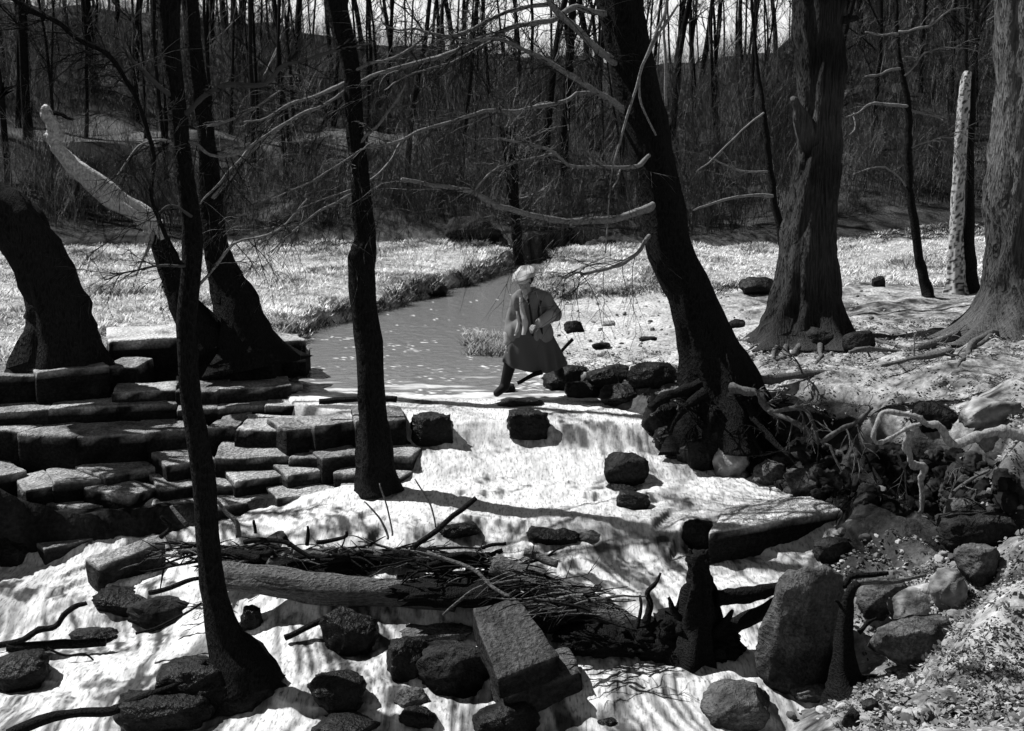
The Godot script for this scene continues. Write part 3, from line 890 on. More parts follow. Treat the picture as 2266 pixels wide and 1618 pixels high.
	# beech with buttress roots (E)
	var bc := func(p: Vector3, an: float, al: float, dv: Vector3) -> Color:
		var c := clampf(0.55 + 0.6 * nz.get_noise_3d(p.x * 12.0, p.y * 4.0, p.z * 12.0) + 0.3 * nz.get_noise_3d(p.x * 60.0, p.y * 8.0, p.z * 60.0), 0.12, 1.0)
		return Color(c, c, c)
	var bce := func(p: Vector3, an: float, al: float, dv: Vector3) -> Color:
		var k: Color = bc.call(p, an, al, dv)
		return k * 0.75
	var E := thing("beech_tree", "massive smooth-barked tree with fluted foot and buttress roots right of the leaning tree", "tree", Q(1790, 745, 16.8))
	t = trace([1786, 765, 270, 1786, 735, 190, 1787, 690, 152, 1787, 640, 134, 1787, 570, 122, 1790, 519, 114, 1802, 430, 102, 1812, 350, 92, 1815, 290, 88, 1816, 210, 92, 1815, 130, 97, 1812, 60, 102, 1812, 0, 104], 16.8, 17.0, 5)
	t = extend(t, Vector3.UP, 14, 0.6, 0.96)
	bark_trunk(E, "trunk", t, 48, 0.14, [7.0, 0.27, 0.4, 0.6], M.bark_beech, bce)
	crown(E, t, t[0].size() - 10, M.bark, 10)
	bark_trunk(E, "dead_limb", trace([1800, 340, 50, 1784, 300, 44, 1772, 262, 36, 1764, 236, 20, 1757, 222, 18, 1754, 217, 12], 16.8, 16.7), 12, 0.3, [], M.bark_beech, bc)
	creeping_roots(E, Q(1786, 755, 16.8), 11, -0.5, 3.8, 0.07, 2.2, M.root)
	branch(E, [1860, 45, 26, 1880, 42, 24, 1892, 40, 16], 16.9, 17.0, M.bark)
	# far right beech (F)
	var Ft := thing("grey_beech", "large grey beech cut by the right edge of the photo, roots spread on the bank", "tree", Q(2235, 745, 15.5))
	t = trace([2236, 770, 280, 2240, 735, 220, 2246, 690, 170, 2252, 640, 140, 2256, 560, 134, 2258, 460, 138, 2262, 380, 130, 2266, 280, 118, 2268, 173, 110, 2268, 80, 108, 2268, 0, 108], 15.5, 15.7, 5)
	t = extend(t, Vector3.UP, 14, 0.6, 0.96)
	bark_trunk(Ft, "trunk", t, 48, 0.12, [6.0, 0.3, 0.4, 1.5], M.bark_beech, bc)
	crown(Ft, t, t[0].size() - 10, M.bark, 9)
	creeping_roots(Ft, Q(2230, 760, 15.5), 10, 0.6, 4.2, 0.075, 2.2, M.root)
	# birch (G)
	var G := thing("birch_tree", "white-barked birch with dark scars and a broken top, between two darker trunks", "tree", Q(2115, 640, 22.6))
	var wc := func(p: Vector3, an: float, al: float, dv: Vector3) -> Color:
		var k := nz.get_noise_3d(dv.x * 22.0, p.y * 110.0, dv.z * 22.0) + 0.5 * nz.get_noise_3d(dv.x * 40.0, p.y * 150.0, dv.z * 40.0)
		var low := smoothstep(2.2, 0.6, p.y)
		var c := lerpf(0.52, 0.05, smoothstep(0.2, 0.36, k + 0.28 * low))
		return Color(c, c, c)
	t = trace([2114, 655, 52, 2115, 620, 38, 2115, 560, 30, 2117, 500, 27, 2121, 415, 26, 2126, 311, 25, 2131, 250, 23, 2136, 190, 21, 2140, 168, 19, 2143, 158, 13], 22.6, 22.6, 22)
	bark_trunk(G, "trunk", t, 24, 0.14, [4.0, 0.25, 0.3, 0.0], M.birch, wc)
	t = trace([2148, 655, 46, 2144, 600, 34, 2140, 540, 30, 2141, 470, 26, 2144, 330, 20, 2150, 240, 16, 2152, 150, 12], 22.7, 22.8)
	bark_trunk(G, "second_stem", t, 12, 0.2, [], M.bark_dark)
	# thin crooked tree (H) with bare side branches
	tw = MB.new()
	var Ht := thing("crooked_sapling", "thin crooked dark tree with bare drooping twigs left of the birch", "tree", Q(2052, 653, 21.8))
	t = trace([2054, 660, 32, 2050, 640, 24, 2040, 595, 20, 2030, 554, 19, 2023, 485, 17, 2012, 415, 16, 2011, 311, 15, 2012, 242, 15, 2002, 187, 13, 1992, 138, 10, 1985, 69, 8, 1983, 0, 7], 21.8, 22.0, 4, 0.02)
	t = extend(t, Vector3.UP, 6, 0.4)
	bark_trunk(Ht, "trunk", t, 12, 0.2, [], M.bark_dark)
	for l in [[2010, 236, 9, 1978, 235, 8, 1926, 232, 7, 1898, 249, 5, 1874, 260, 3], [1891, 250, 5, 1891, 284, 4, 1877, 301, 3], [2016, 243, 8, 2061, 256, 5, 2090, 270, 3], [1992, 152, 7, 1950, 163, 6, 1915, 170, 4], [1988, 76, 6, 1950, 77, 5, 1915, 71, 3], [1988, 70, 6, 2036, 62, 6, 2071, 48, 5, 2102, 21, 4, 2113, -5, 4], [2002, 168, 6, 2036, 131, 5, 2061, 111, 4, 2123, 107, 3], [2008, 330, 5, 2060, 310, 4, 2130, 290, 3], [2012, 420, 5, 1960, 370, 4, 1890, 385, 3]]:
		branch(Ht, l, 21.9, 21.6, M.branch, tw, 0.13, 1.0, 0.12, 0.03)
	obj("twigs", tw.mesh(), M.twig, Ht, -Ht.position).set_meta("kind", "stuff")
	# thin leaning tree (I)
	tw = MB.new()
	var It := thing("leaning_sapling", "thin dark sapling leaning left just behind the massive fluted tree", "tree", Q(1735, 545, 21.0))
	t = trace([1740, 570, 22, 1728, 519, 18, 1711, 433, 16, 1701, 346, 15, 1694, 277, 13, 1687, 225, 11, 1676, 138, 8, 1668, 60, 7, 1664, -10, 6], 21.0, 21.4, 4, 0.02)
	bark_trunk(It, "trunk", t, 10, 0.2, [], M.bark_dark)
	branch(It, [1711, 434, 9, 1660, 432, 8, 1600, 443, 7, 1535, 465, 5], 21.0, 20.4, M.branch, tw, 0.25, 0.8, 0.1)
	branch(It, [1690, 250, 6, 1640, 290, 5, 1580, 350, 4, 1540, 380, 3], 21.0, 20.4, M.branch, tw, 0.2, 0.8, 0.1)
	branch(It, [1698, 380, 6, 1640, 378, 5, 1570, 350, 3], 21.0, 20.6, M.branch, tw, 0.2, 0.8, 0.1)
	obj("twigs", tw.mesh(), M.twig, It, -It.position).set_meta("kind", "stuff")
	# pale whips right of the leaning tree's top
	for q in [[[1474, 235, 7, 1473, 150, 7, 1470, 60, 6, 1478, -10, 6], "pale straight sapling stem beside the leaning tree's upper trunk"], [[1340, 560, 3, 1352, 400, 4, 1380, 290, 5, 1416, 165, 6, 1440, 100, 6, 1470, 30, 6, 1480, -20, 6], "long pale whip of a creeper hanging across the leaning tree's trunk"], [[1452, 300, 4, 1420, 230, 5, 1416, 165, 6, 1450, 90, 5, 1500, 10, 5], "forked creeper stem pressed against the leaning tree's dark bark"]]:
		stick("creeper_stem", q[0], 13.4, 13.3, q[1], "creeper", "branch")
	# multi-stemmed bush at the corner of the meadow
	var S := thing("waterside_bush", "bare many-stemmed bush where the pool meets the meadow behind the person's cap", "bush", Q(1140, 585, 31.0))
	tw = MB.new()
	for k in 5:
		var x := 1140.0 + rng.randf_range(-16, 16)
		var lean := rng.randf_range(-60, 70)
		t = trace([x, 586, 16, x + lean * 0.1, 540, 12, x + lean * 0.3, 470, 9, x + lean * 0.6, 380, 7, x + lean, 280, 4], 31.0, 31.0, 4, 0.04)
		bark_trunk(S, "stem", t, 8, 0.2, [], M.bark_dark)
		twigs_along(tw, t[0], t[1], 0.55, 0.5, 1.5, -0.02, 1, 0.25, 0.014)
	obj("twigs", tw.mesh(), M.twig, S, -S.position).set_meta("kind", "stuff")
func wood():
	# eight kinds of bare tree for the hillside, then copies
	var protos := []
	for k in 8:
		var hgt := rng.randf_range(10.0, 15.0)
		var r0: float = [0.17, 0.13, 0.08, 0.06, 0.12, 0.05, 0.07, 0.09][k] * 1.0
		var p := PackedVector3Array()
		var r := PackedFloat32Array()
		var q := Vector3(0, -0.4, 0)
		var dir := Vector3(rng.randf_range(-0.12, 0.12), 1, rng.randf_range(-0.1, 0.1)).normalized()
		for s in 15:
			p.append(q)
			r.append(r0 * (1.0 - 0.055 * s) * (1.25 if s == 0 else 1.0))
			q += dir * hgt / 14
			dir = (dir + Vector3(rng.randf_range(-1, 1), 0.35, rng.randf_range(-1, 1)) * 0.07).normalized()
		var b := MB.new()
		tube(b, p, r, 9, 0.12)
		var tw := MB.new()
		for s in 15:
			var at := rng.randi_range(3, 14)
			var an := rng.randf() * TAU
			whip(tw, p[at], Vector3(cos(an), rng.randf_range(0.5, 1.6), sin(an)), rng.randf_range(1.2, 3.8), r[at] * 0.3 + 0.006, 2, -0.05, 2, 0.2)
		protos.append([b.mesh(), tw.mesh(), r0])
	var n := 0
	var tries := 0
	var spots := []
	while n < 270 and tries < 4000:
		tries += 1
		var d := rng.randf_range(37.0, 92.0)
		if rng.randf() > 0.35 + d / 130.0: continue
		var x := rng.randf_range(-0.47, 0.47) * d
		var ok := true
		for s in spots:
			if absf(s.x - x) < 0.6 and absf(s.y - d) < 1.2:
				ok = false
				break
		if not ok: continue
		spots.append(Vector2(x, d))
		var o := Node3D.new()
		o.name = numbered("hillside_tree")
		o.position = Vector3(x, H(x, d), -d)
		o.rotation.y = rng.randf() * TAU
		var sc := rng.randf_range(0.75, 1.15)
		o.scale = Vector3(sc, sc, sc)
		add_child(o)
		var pr: Array = protos[rng.randi() % 8]
		var dark := rng.randf() < 0.7
		var px := 1133.0 + x / d * F
		var where := "above the left meadow" if px < 640 else ("behind the pool" if px < 1150 else ("behind the leaning tree" if px < 1720 else "behind the white birch"))
		tag(o, "%s %s bare tree in the hillside wood %s" % ["stout" if pr[2] > 0.11 else "thin", "dark" if dark else "greyish", where], "tree", "bare trees of the hillside wood")
		obj("trunk", pr[0], M.bark_dark if dark else M.bark, o)
		obj("twigs", pr[1], M.twig_dark if rng.randf() < 0.6 else M.twig, o).set_meta("kind", "stuff")
		n += 1
	# brush on the slope
	var kinds := []
	for k in 4:
		var b := MB.new()
		for s in 9:
			var an := rng.randf() * TAU
			whip(b, Vector3(rng.randf_range(-0.5, 0.5), -0.1, rng.randf_range(-0.5, 0.5)), Vector3(cos(an) * 0.3, 1, sin(an) * 0.3), rng.randf_range(0.9, 2.8), 0.011, 2, -0.02, 2, 0.12)
		kinds.append(b.mesh())
	for k in 4:
		var xf := []
		var cols := PackedColorArray()
		for s in 620:
			var d := 35.5 + 50.0 * pow(rng.randf(), 1.3)
			var x := rng.randf_range(-0.5, 0.5) * d
			if absf(d - 47.0 - 0.06 * x) < 1.3 and x < -3.0: continue
			var sc := rng.randf_range(0.6, 1.3)
			if d > 62.0: sc *= 0.55
			if d < 42.0: sc *= 0.7
			if x < -3.0 and d > 39.0 and d < 47.0: sc *= 0.5
			xf.append(Transform3D(Basis(Vector3.UP, rng.randf() * TAU).scaled(Vector3(sc, sc * rng.randf_range(0.8, 1.3), sc)), on(x, d)))
			var c := 0.05 + 0.36 * pow(rng.randf(), 2.2)
			cols.append(Color(c, c, c))
		var mmi := multi("hillside_brush", kinds[k], M.leaf, xf, cols)
		tag(mmi, "tangled bare brushwood and saplings covering the hillside behind the meadow", "brushwood", "brushwood of the hillside", "stuff")

func stream_rocks():
	for q in [
		[[905, 914, 1006, 985], "squat dark cube of stone on the weir crest left of the central gush", "wet", 11, 0.85, 0.8, 3, 0.1],
		[[1120, 906, 1218, 972], "dark rounded block on the weir crest below the person", "wet", 12, 0.7, 0.7, 5, 0.0],
		[[1333, 1005, 1438, 1078], "pointed boulder with a sunlit left slope amid the white water", "stone", 13, 0.25, 0.8, 7, -0.1],
		[[1342, 1068, 1412, 1092], "low wet rock just under the pointed boulder", "wet", 14, 0.3, 0.9, 5, 0.0],
		[[1365, 1090, 1441, 1134], "small dark wedge-shaped rock in the white water right of centre", "wet", 15, 0.45, 0.8, 6, -0.15],
		[[972, 1156, 1058, 1198], "water-veiled dark rock behind the long slanting stick", "wet", 16, 0.3, 0.8, 5, 0.0],
		[[1165, 1168, 1285, 1206], "long dark ledge rock with water pouring over it", "wet", 17, 0.6, 0.6, 5, 0.0],
		[[1268, 1172, 1340, 1212], "round mottled rock at the right end of the dark ledge rock", "stone_grey", 18, 0.2, 0.8, 6, 0.0],
		[[1512, 1152, 1582, 1226], "dark ragged stone at the left end of the great slab", "wet", 19, 0.4, 0.8, 6, 0.0],
		[[1806, 1192, 1888, 1246], "small grey rock leaning on the great slab's right front", "stone", 20, 0.45, 0.7, 6, 0.1],
		[[1690, 1278, 1880, 1536], "tall grey boulder with a peaked top in the lower right stream", "stone_grey", 21, 0.25, 0.7, 10, -0.1],
		[[1566, 1522, 1726, 1622], "rounded mottled boulder alone in foam at the bottom right", "stone_grey", 22, 0.3, 0.85, 7, 0.05],
		[[856, 1420, 960, 1512], "dark lump of rock at the left under the flat ledge stone", "wet", 23, 0.4, 0.8, 6, 0.0],
		[[884, 1372, 1048, 1426], "flat grey ledge stone left of the tilted square slab", "stone_grey", 24, 0.55, 0.7, 5, 0.05],
		[[922, 1432, 1096, 1542], "dark boulder with a pale left edge beside the tilted square slab", "stone", 25, 0.35, 0.8, 8, 0.0],
		[[872, 1528, 942, 1580], "small grey rock in foam at the bottom centre left", "stone_grey", 26, 0.3, 0.8, 6, 0.0],
		[[884, 1572, 964, 1625], "small black rock at the bottom edge below the small grey rock", "wet", 27, 0.3, 0.8, 6, 0.0],
		[[1050, 1553, 1192, 1640], "dark mound-like rock at the bottom edge below the tilted slab", "wet", 28, 0.25, 0.9, 5, 0.0],
		[[702, 1352, 830, 1452], "broad dark rock veiled by a cascade below the big log", "wet", 29, 0.35, 0.8, 6, 0.0],
		[[676, 1500, 808, 1590], "dark rounded rock with water sheeting over it, bottom left of centre", "wet", 30, 0.25, 0.9, 6, 0.0],
		[[690, 1585, 830, 1660], "low dark rock cut by the bottom edge left of centre", "wet", 49, 0.25, 0.9, 6, 0.0],
		[[1322, 1590, 1370, 1618], "little dark rock in the foam near the bottom edge, centre right", "wet", 31, 0.3, 0.8, 5, 0.0],
		[[264, 1330, 410, 1392], "mottled dark rock in the left rapids, longest of that group", "stone", 32, 0.5, 0.7, 6, -0.1],
		[[204, 1312, 384, 1366], "dark wet ledge rock behind the mottled rock in the left rapids", "wet", 33, 0.4, 0.6, 6, -0.15],
		[[-40, 1456, 92, 1536], "smooth dark boulder cut by the left edge", "wet", 34, 0.3, 0.8, 6, 0.1],
		[[-30, 1195, 46, 1262], "dark rock at the left edge below the lowest weir step", "wet", 35, 0.4, 0.8, 6, 0.0],
		[[250, 1530, 460, 1622], "black rock under the long dark branch at the bottom left", "wet", 36, 0.3, 0.7, 6, 0.0],
		[[340, 1468, 520, 1580], "black root-covered rock left of the slender tree's foot", "wet", 37, 0.3, 0.7, 6, 0.1],
		[[530, 1345, 580, 1400], "small pointed rock against the slender tree's right side", "wet", 38, 0.3, 0.8, 6, 0.0],
		[[150, 1394, 250, 1424], "flat black rock behind the broken branch at the left", "wet", 39, 0.4, 0.6, 5, 0.0],
		[[1098, 848, 1142, 872], "small dark stepping stone under the person's foot", "wet", 41, 0.4, 0.9, 5, 0.0],
		[[1092, 880, 1200, 906], "flat submerged rock with water sliding over, below the person's foot", "wet", 42, 0.3, 0.7, 4, 0.0],
		[[1248, 710, 1295, 740], "dark wedge of rock on the pale sand right of the person", "stone", 43, 0.35, 0.8, 6, 0.0],
		[[1310, 758, 1352, 772], "flat dark stone lying mid sand bar", "stone", 44, 0.4, 0.8, 5, 0.0],
		[[1412, 745, 1456, 756], "thin dark stone on the sand near the leaning trunk", "stone", 45, 0.5, 0.7, 5, 0.0],
		[[1332, 708, 1362, 724], "small pale stone half sunk in the sand bar", "stone_pale", 46, 0.3, 0.8, 5, 0.0],
		[[1616, 706, 1650, 726], "dark stone on the sand between the leaning and massive trees", "stone", 47, 0.35, 0.8, 6, 0.0],
		[[978, 476, 1112, 536], "long flat dark boulder at the foot of the wooded hill", "stone", 50, 0.55, 0.7, 5, 0.0],
		[[1054, 534, 1086, 552], "small boulder with pale top on the far meadow edge", "stone_grey", 51, 0.4, 0.8, 5, 0.0],
		[[1335, 528, 1365, 546], "small dark boulder on the far meadow edge left of the leaning trunk", "stone", 52, 0.4, 0.8, 5, 0.0],
		[[935, 626, 988, 660], "dark clod of turf slumped from the meadow bank into the pool", "wet", 53, 0.2, 0.9, 4, 0.0]]:
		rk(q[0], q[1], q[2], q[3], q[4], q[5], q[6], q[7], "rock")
	# the great slab, the tilted square slab, the long slab at the left
	var c := PackedVector3Array([P(1566, 1178, -.5), P(1872, 1126, -.5), P(1806, 1093, -.5), P(1610, 1122, -.52)])
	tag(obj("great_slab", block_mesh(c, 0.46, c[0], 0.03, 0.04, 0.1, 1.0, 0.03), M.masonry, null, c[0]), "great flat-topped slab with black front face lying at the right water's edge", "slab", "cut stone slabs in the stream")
	c = PackedVector3Array([P(1102, 1502, -.92), P(1242, 1448, -.84), P(1138, 1320, -.62), P(1044, 1342, -.66)])
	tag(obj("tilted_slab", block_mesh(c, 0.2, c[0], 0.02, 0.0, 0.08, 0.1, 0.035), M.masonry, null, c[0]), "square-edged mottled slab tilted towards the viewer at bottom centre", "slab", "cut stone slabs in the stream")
	c = PackedVector3Array([P(1122, 1540, -1.08), P(1296, 1480, -1.02), P(1250, 1430, -1.0), P(1080, 1490, -1.06)])
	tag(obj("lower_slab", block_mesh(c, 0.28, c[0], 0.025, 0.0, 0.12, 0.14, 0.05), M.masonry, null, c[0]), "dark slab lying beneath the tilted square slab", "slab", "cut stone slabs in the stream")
	c = PackedVector3Array([P(220, 1254, -1.02), P(366, 1200, -.94), P(352, 1184, -.9), P(186, 1232, -.98)])
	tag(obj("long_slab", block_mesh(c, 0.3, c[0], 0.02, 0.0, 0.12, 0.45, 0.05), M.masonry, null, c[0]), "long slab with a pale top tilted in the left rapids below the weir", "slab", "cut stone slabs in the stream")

func jam():
	stick("big_log", [470, 1275, 62, 560, 1284, 62, 680, 1298, 62, 800, 1308, 60, 930, 1318, 56, 1010, 1328, 50], 10.75, 10.5, "thick pale-topped log lying across the stream behind the slender tree", "log", "log", "", 0, 20)
	stick("second_log", [1090, 1250, 46, 1180, 1290, 50, 1276, 1318, 52, 1340, 1356, 50, 1410, 1396, 44, 1470, 1420, 40], 10.6, 10.1, "thinner log sloping down to the spiky stump", "log", "log", "", 0, 16)
	var st := thing("spiky_stump", "black stump with a knobbed spike standing in the log jam", "stump", Q(1520, 1470, 9.9))
	bark_trunk(st, "trunk", trace([1528, 1475, 150, 1532, 1440, 128, 1540, 1390, 100, 1546, 1330, 76, 1549, 1285, 58, 1547, 1258, 46, 1545, 1240, 52, 1541, 1222, 38], 9.95, 9.95, 5), 26, 0.5, [5.0, 0.1, 0.2, 0.5], M.wetwood)
	for q in [[1470, 1440, 9.95, 0.62, 0.3, 31], [1580, 1440, 9.95, 0.5, 0.34, 32], [1500, 1390, 10.0, 0.4, 0.34, 33], [1420, 1400, 10.05, 0.4, 0.22, 34]]:
		obj("rotten_wood", rock_mesh(Vector3(q[3], q[4], 0.42), q[5], 0.1, 4, 0.2), M.wetwood, st, Q(q[0], q[1], q[2]) - st.position)
	for l in [[1536, 1250, 16, 1530, 1226, 12, 1526, 1214, 4], [1556, 1250, 18, 1562, 1228, 12, 1568, 1216, 4], [1510, 1380, 26, 1490, 1350, 18, 1480, 1322, 8], [1580, 1400, 30, 1610, 1372, 20, 1622, 1350, 8]]:
		branch(st, l, 9.92, 9.95, M.wetwood)
	for l in [[1585, 1325, 46, 1640, 1318, 42, 1700, 1308, 36, 1745, 1298, 30], [1570, 1410, 50, 1620, 1385, 44, 1680, 1355, 38, 1730, 1325, 28], [1400, 1420, 60, 1440, 1400, 70, 1500, 1390, 80], [1430, 1380, 22, 1438, 1340, 18, 1432, 1312, 14, 1452, 1288, 10, 1462, 1268, 7], [1412, 1392, 10, 1420, 1345, 9, 1416, 1318, 8], [1640, 1470, 40, 1580, 1450, 70, 1530, 1440, 90]]:
		branch(st, l, 9.95, 10.1, M.wetwood)
	var s2 := thing("elbow_stump", "black dead stump bent like an elbow beside the tall grey boulder", "stump", Q(1870, 1515, 9.1))
	bark_trunk(s2, "trunk", trace([1880, 1530, 120, 1868, 1500, 62, 1866, 1436, 42, 1870, 1370, 30, 1876, 1330, 22, 1886, 1304, 20, 1900, 1289, 18], 9.1, 9.15, 5), 16, 0.25, [4.0, 0.2, 0.12, 0.5], M.wetwood)
	branch(s2, [1893, 1292, 18, 1939, 1288, 16, 1991, 1287, 13, 2048, 1273, 9], 9.15, 9.3, M.log)
	branch(s2, [1872, 1360, 10, 1858, 1340, 8, 1848, 1330, 6], 9.15, 9.1, M.wetwood)
	branch(s2, [1900, 1400, 14, 1918, 1378, 10, 1940, 1368, 7], 9.15, 9.2, M.wetwood)
	for q in [
		["branch", [1800, 1300, 18, 1840, 1296, 18, 1872, 1294, 16, 1886, 1276, 14, 1930, 1272, 12, 1967, 1268, 8], 9.7, 9.7, "forked black branch lying across the boulder top at the right", "wetwood"],
		["stick", [915, 1212, 12, 985, 1158, 12, 1053, 1103, 11], 10.5, 10.9, "straight dark stick slanting up out of the brushwood", "wetwood"],
		["stick", [945, 1222, 9, 1041, 1257, 9, 1087, 1296, 8, 1128, 1320, 7], 10.3, 9.9, "pale straight pole slanting down over the brushwood to the tilted slab", "log"],
		["stick", [980, 1362, 5, 1010, 1334, 6, 1062, 1299, 7, 1110, 1290, 7, 1150, 1285, 5], 10.0, 10.2, "thin pale stick crossing under the pole", "log"],
		["stick", [1160, 1222, 18, 1200, 1238, 19, 1233, 1250, 18], 10.7, 10.6, "short cut log end poking right from the brushwood", "log"],
		["stick", [1060, 1216, 9, 1090, 1206, 8, 1120, 1203, 7], 10.8, 10.8, "thin curved dark stick at the right of the brushwood", "wetwood"],
		["branch", [-10, 1430, 14, 53, 1415, 13, 88, 1394, 13, 123, 1387, 12, 140, 1362, 12, 168, 1341, 11, 192, 1334, 9], 10.6, 10.8, "crooked dark branch rising over the rapids at the left edge", "wetwood"],
		["stick", [15, 1434, 20, 80, 1430, 20, 140, 1426, 19, 234, 1422, 17], 10.6, 10.7, "short straight dark log floating at the left edge", "wetwood"],
		["stick", [105, 1434, 5, 147, 1452, 5, 190, 1447, 5, 212, 1464, 3], 10.5, 10.5, "thin wiry twig under the short dark log", "wetwood"],
		["branch", [20, 1626, 24, 105, 1590, 22, 158, 1580, 20, 246, 1573, 19, 281, 1559, 17, 333, 1538, 14, 386, 1517, 11, 421, 1489, 9, 455, 1462, 6], 8.9, 9.4, "long dark branch running up from the bottom left corner to the slender tree", "wetwood"],
		["stick", [630, 1412, 14, 690, 1384, 14, 750, 1355, 12], 10.1, 10.3, "straight dark stick slanting over the cascade below the big log", "wetwood"],
		["stick", [330, 1312, 12, 380, 1298, 11, 440, 1280, 9], 10.8, 10.8, "dark stick touching the slender tree's left side", "wetwood"],
		["stick", [300, 1402, 6, 360, 1384, 6, 446, 1334, 4], 10.2, 10.3, "thin slanting stick left of the slender tree", "wetwood"],
		["stick", [706, 889, 12, 760, 886, 12, 820, 884, 13, 878, 884, 14], 14.2, 14.2, "dark driftwood pole behind the slim tree on the weir", "wetwood"],
		["stick", [1145, 848, 9, 1180, 830, 10, 1200, 824, 10], 15.3, 15.3, "short dark stick lying by the person's feet", "wetwood"],
		["stick", [1240, 782, 7, 1255, 764, 7, 1268, 750, 8], 16.0, 16.0, "small dark stick poking up from the sand by the person's coat", "wetwood"],
		["stick", [355, 1190, 10, 380, 1168, 9, 350, 1160, 0, 356, 1142, 8], 11.3, 11.3, "small forked snag at the left end of the brushwood", "wetwood"],
		["stick", [378, 1120, 7, 396, 1140, 9, 412, 1160, 11], 11.2, 11.1, "pale-tipped stick rising left of the slender tree", "log"],
		["stick", [478, 1106, 7, 500, 1135, 9, 522, 1156, 11, 528, 1190, 12], 11.2, 11.1, "pale-tipped stick rising right of the slender tree", "log"],
		["stick", [540, 1200, 12, 580, 1196, 12, 634, 1200, 11, 660, 1214, 10, 690, 1236, 9], 10.9, 10.8, "dark knotted stick along the top left of the brushwood", "wetwood"],
		["stick", [628, 1186, 8, 636, 1198, 10, 642, 1206, 10], 10.9, 10.9, "stub like a thumb on the brushwood's left part", "wetwood"],
		["stick", [562, 1152, 6, 564, 1166, 7, 565, 1180, 7], 10.9, 10.9, "small upright peg behind the brushwood near the slender tree", "wetwood"],
		["stick", [680, 1164, 5, 682, 1184, 8, 680, 1206, 9], 10.9, 10.9, "upright dark peg in the middle left of the brushwood", "wetwood"],
		["stick", [700, 1200, 10, 760, 1190, 9, 766, 1176, 6], 10.9, 10.9, "dark stick with an upturned tip in the brushwood", "wetwood"],
		["stick", [806, 1110, 3, 836, 1142, 4, 850, 1170, 5, 858, 1194, 5], 10.9, 10.8, "thin grey shoot arching from the brushwood's middle", "branch"],
		["stick", [840, 1070, 3, 856, 1118, 4, 864, 1160, 4, 868, 1186, 4], 10.9, 10.8, "taller thin grey shoot beside the arching one", "branch"],
		["stick", [918, 1060, 3, 950, 1108, 4, 960, 1140, 4, 964, 1168, 4], 10.9, 10.8, "pale shoot leaning left over the foam near the slanting stick", "branch"]]:
		var l: Array = q[1]
		var l2 := []
		for k in range(0, l.size(), 3):
			if l[k + 2] > 0: l2.append_array([l[k], l[k + 1], l[k + 2]])
		stick(q[0], l2, q[2], q[3], q[4], "branch" if q[0] == "branch" else "stick", q[5], "driftwood of the log jam")
	# the heap of brushwood itself
	var b := MB.new()
	var dk := MB.new()
	for k in 330:
		var u := rng.randf()
		var px := lerpf(390, 1330, u) if k < 420 else rng.randf_range(880, 1290)
		var top := lut([390, 520, 700, 900, 1100, 1200, 1330], [1200, 1212, 1218, 1214, 1232, 1274, 1330], px)
		var py := top + absf(rng.randfn(0.0, 1.0)) * (13.0 if px < 930 else 24.0)
		var d := (11.45 if px < 930 else lerpf(11.2, 10.75, (px - 930.0) / 400.0)) - (py - 1200.0) * (0.004 if px < 930 else 0.008)
		var at := Q(px, py, d)
		var an := rng.randf_range(-0.5, 0.5) + (PI if rng.randf() < 0.5 else 0.0)
		var thick := 0.006 + 0.02 * pow(rng.randf(), 3.0)
		whip(b if rng.randf() < (0.35 if k < 420 else 0.5) else dk, at, Vector3(cos(an), rng.randf_range(-0.14, 0.14), sin(an) * 0.8 + rng.randf_range(-0.4, 0.4)), rng.randf_range(0.1, 0.32) + thick * 18.0, thick, 1 if rng.randf() < 0.4 else 0, 0.02, 2, 0.13)
	for k in 26:
		var px := rng.randf_range(480, 1260)
		var py := lut([390, 520, 700, 900, 1100, 1200, 1330], [1215, 1224, 1230, 1228, 1252, 1290, 1340], px) + rng.randf_range(-6, 40 if px > 930 else 10)
		var at := Q(px, py, 11.3 if px < 930 else 10.7)
		var an := rng.randf_range(-0.4, 0.4)
		var L := rng.randf_range(0.35, 0.9)
		var r := rng.randf_range(0.02, 0.045)
		var p := PackedVector3Array()
		var rr := PackedFloat32Array()
		for j in 7:
			var u := j / 6.0 - 0.5
			p.append(at + Vector3(cos(an) * u * L, rng.randf_range(-0.02, 0.02) - u * 0.1 * sin(k), sin(an) * u * L))
			rr.append(r * (1.0 - 0.3 * u))
		var s := smooth(p, rr, 3, 0.015)
		if k % 4 == 0:
			b.n.resize(0)
			tube(b, s[0], s[1], 8, 0.4)
		else:
			dk.n.resize(0)
			tube(dk, s[0], s[1], 8, 0.4)
	b.n.clear()
	dk.n.clear()
	var H1 := thing("brushwood_heap", "dark tangled heap of brushwood caught on top of the big log", "brushwood", Q(850, 1290, 10.6))
	obj("pale_sticks", b.mesh(), M.log, H1, -H1.position).set_meta("kind", "stuff")
	obj("dark_sticks", dk.mesh(), M.wetwood, H1, -H1.position).set_meta("kind", "stuff")
	for q in [[660, 1232, 11.4, 1.9, 7], [1030, 1285, 10.45, 1.4, 8], [1190, 1340, 10.2, 0.9, 9], [1330, 1390, 10.0, 0.8, 10]]:
		obj("silt_core", rock_mesh(Vector3(q[3], 0.24, 0.5), q[4], 0.2, 3, 0.16), M.wetwood, H1, Q(q[0], q[1], q[2]) - H1.position - Vector3(0, 0.1, 0))

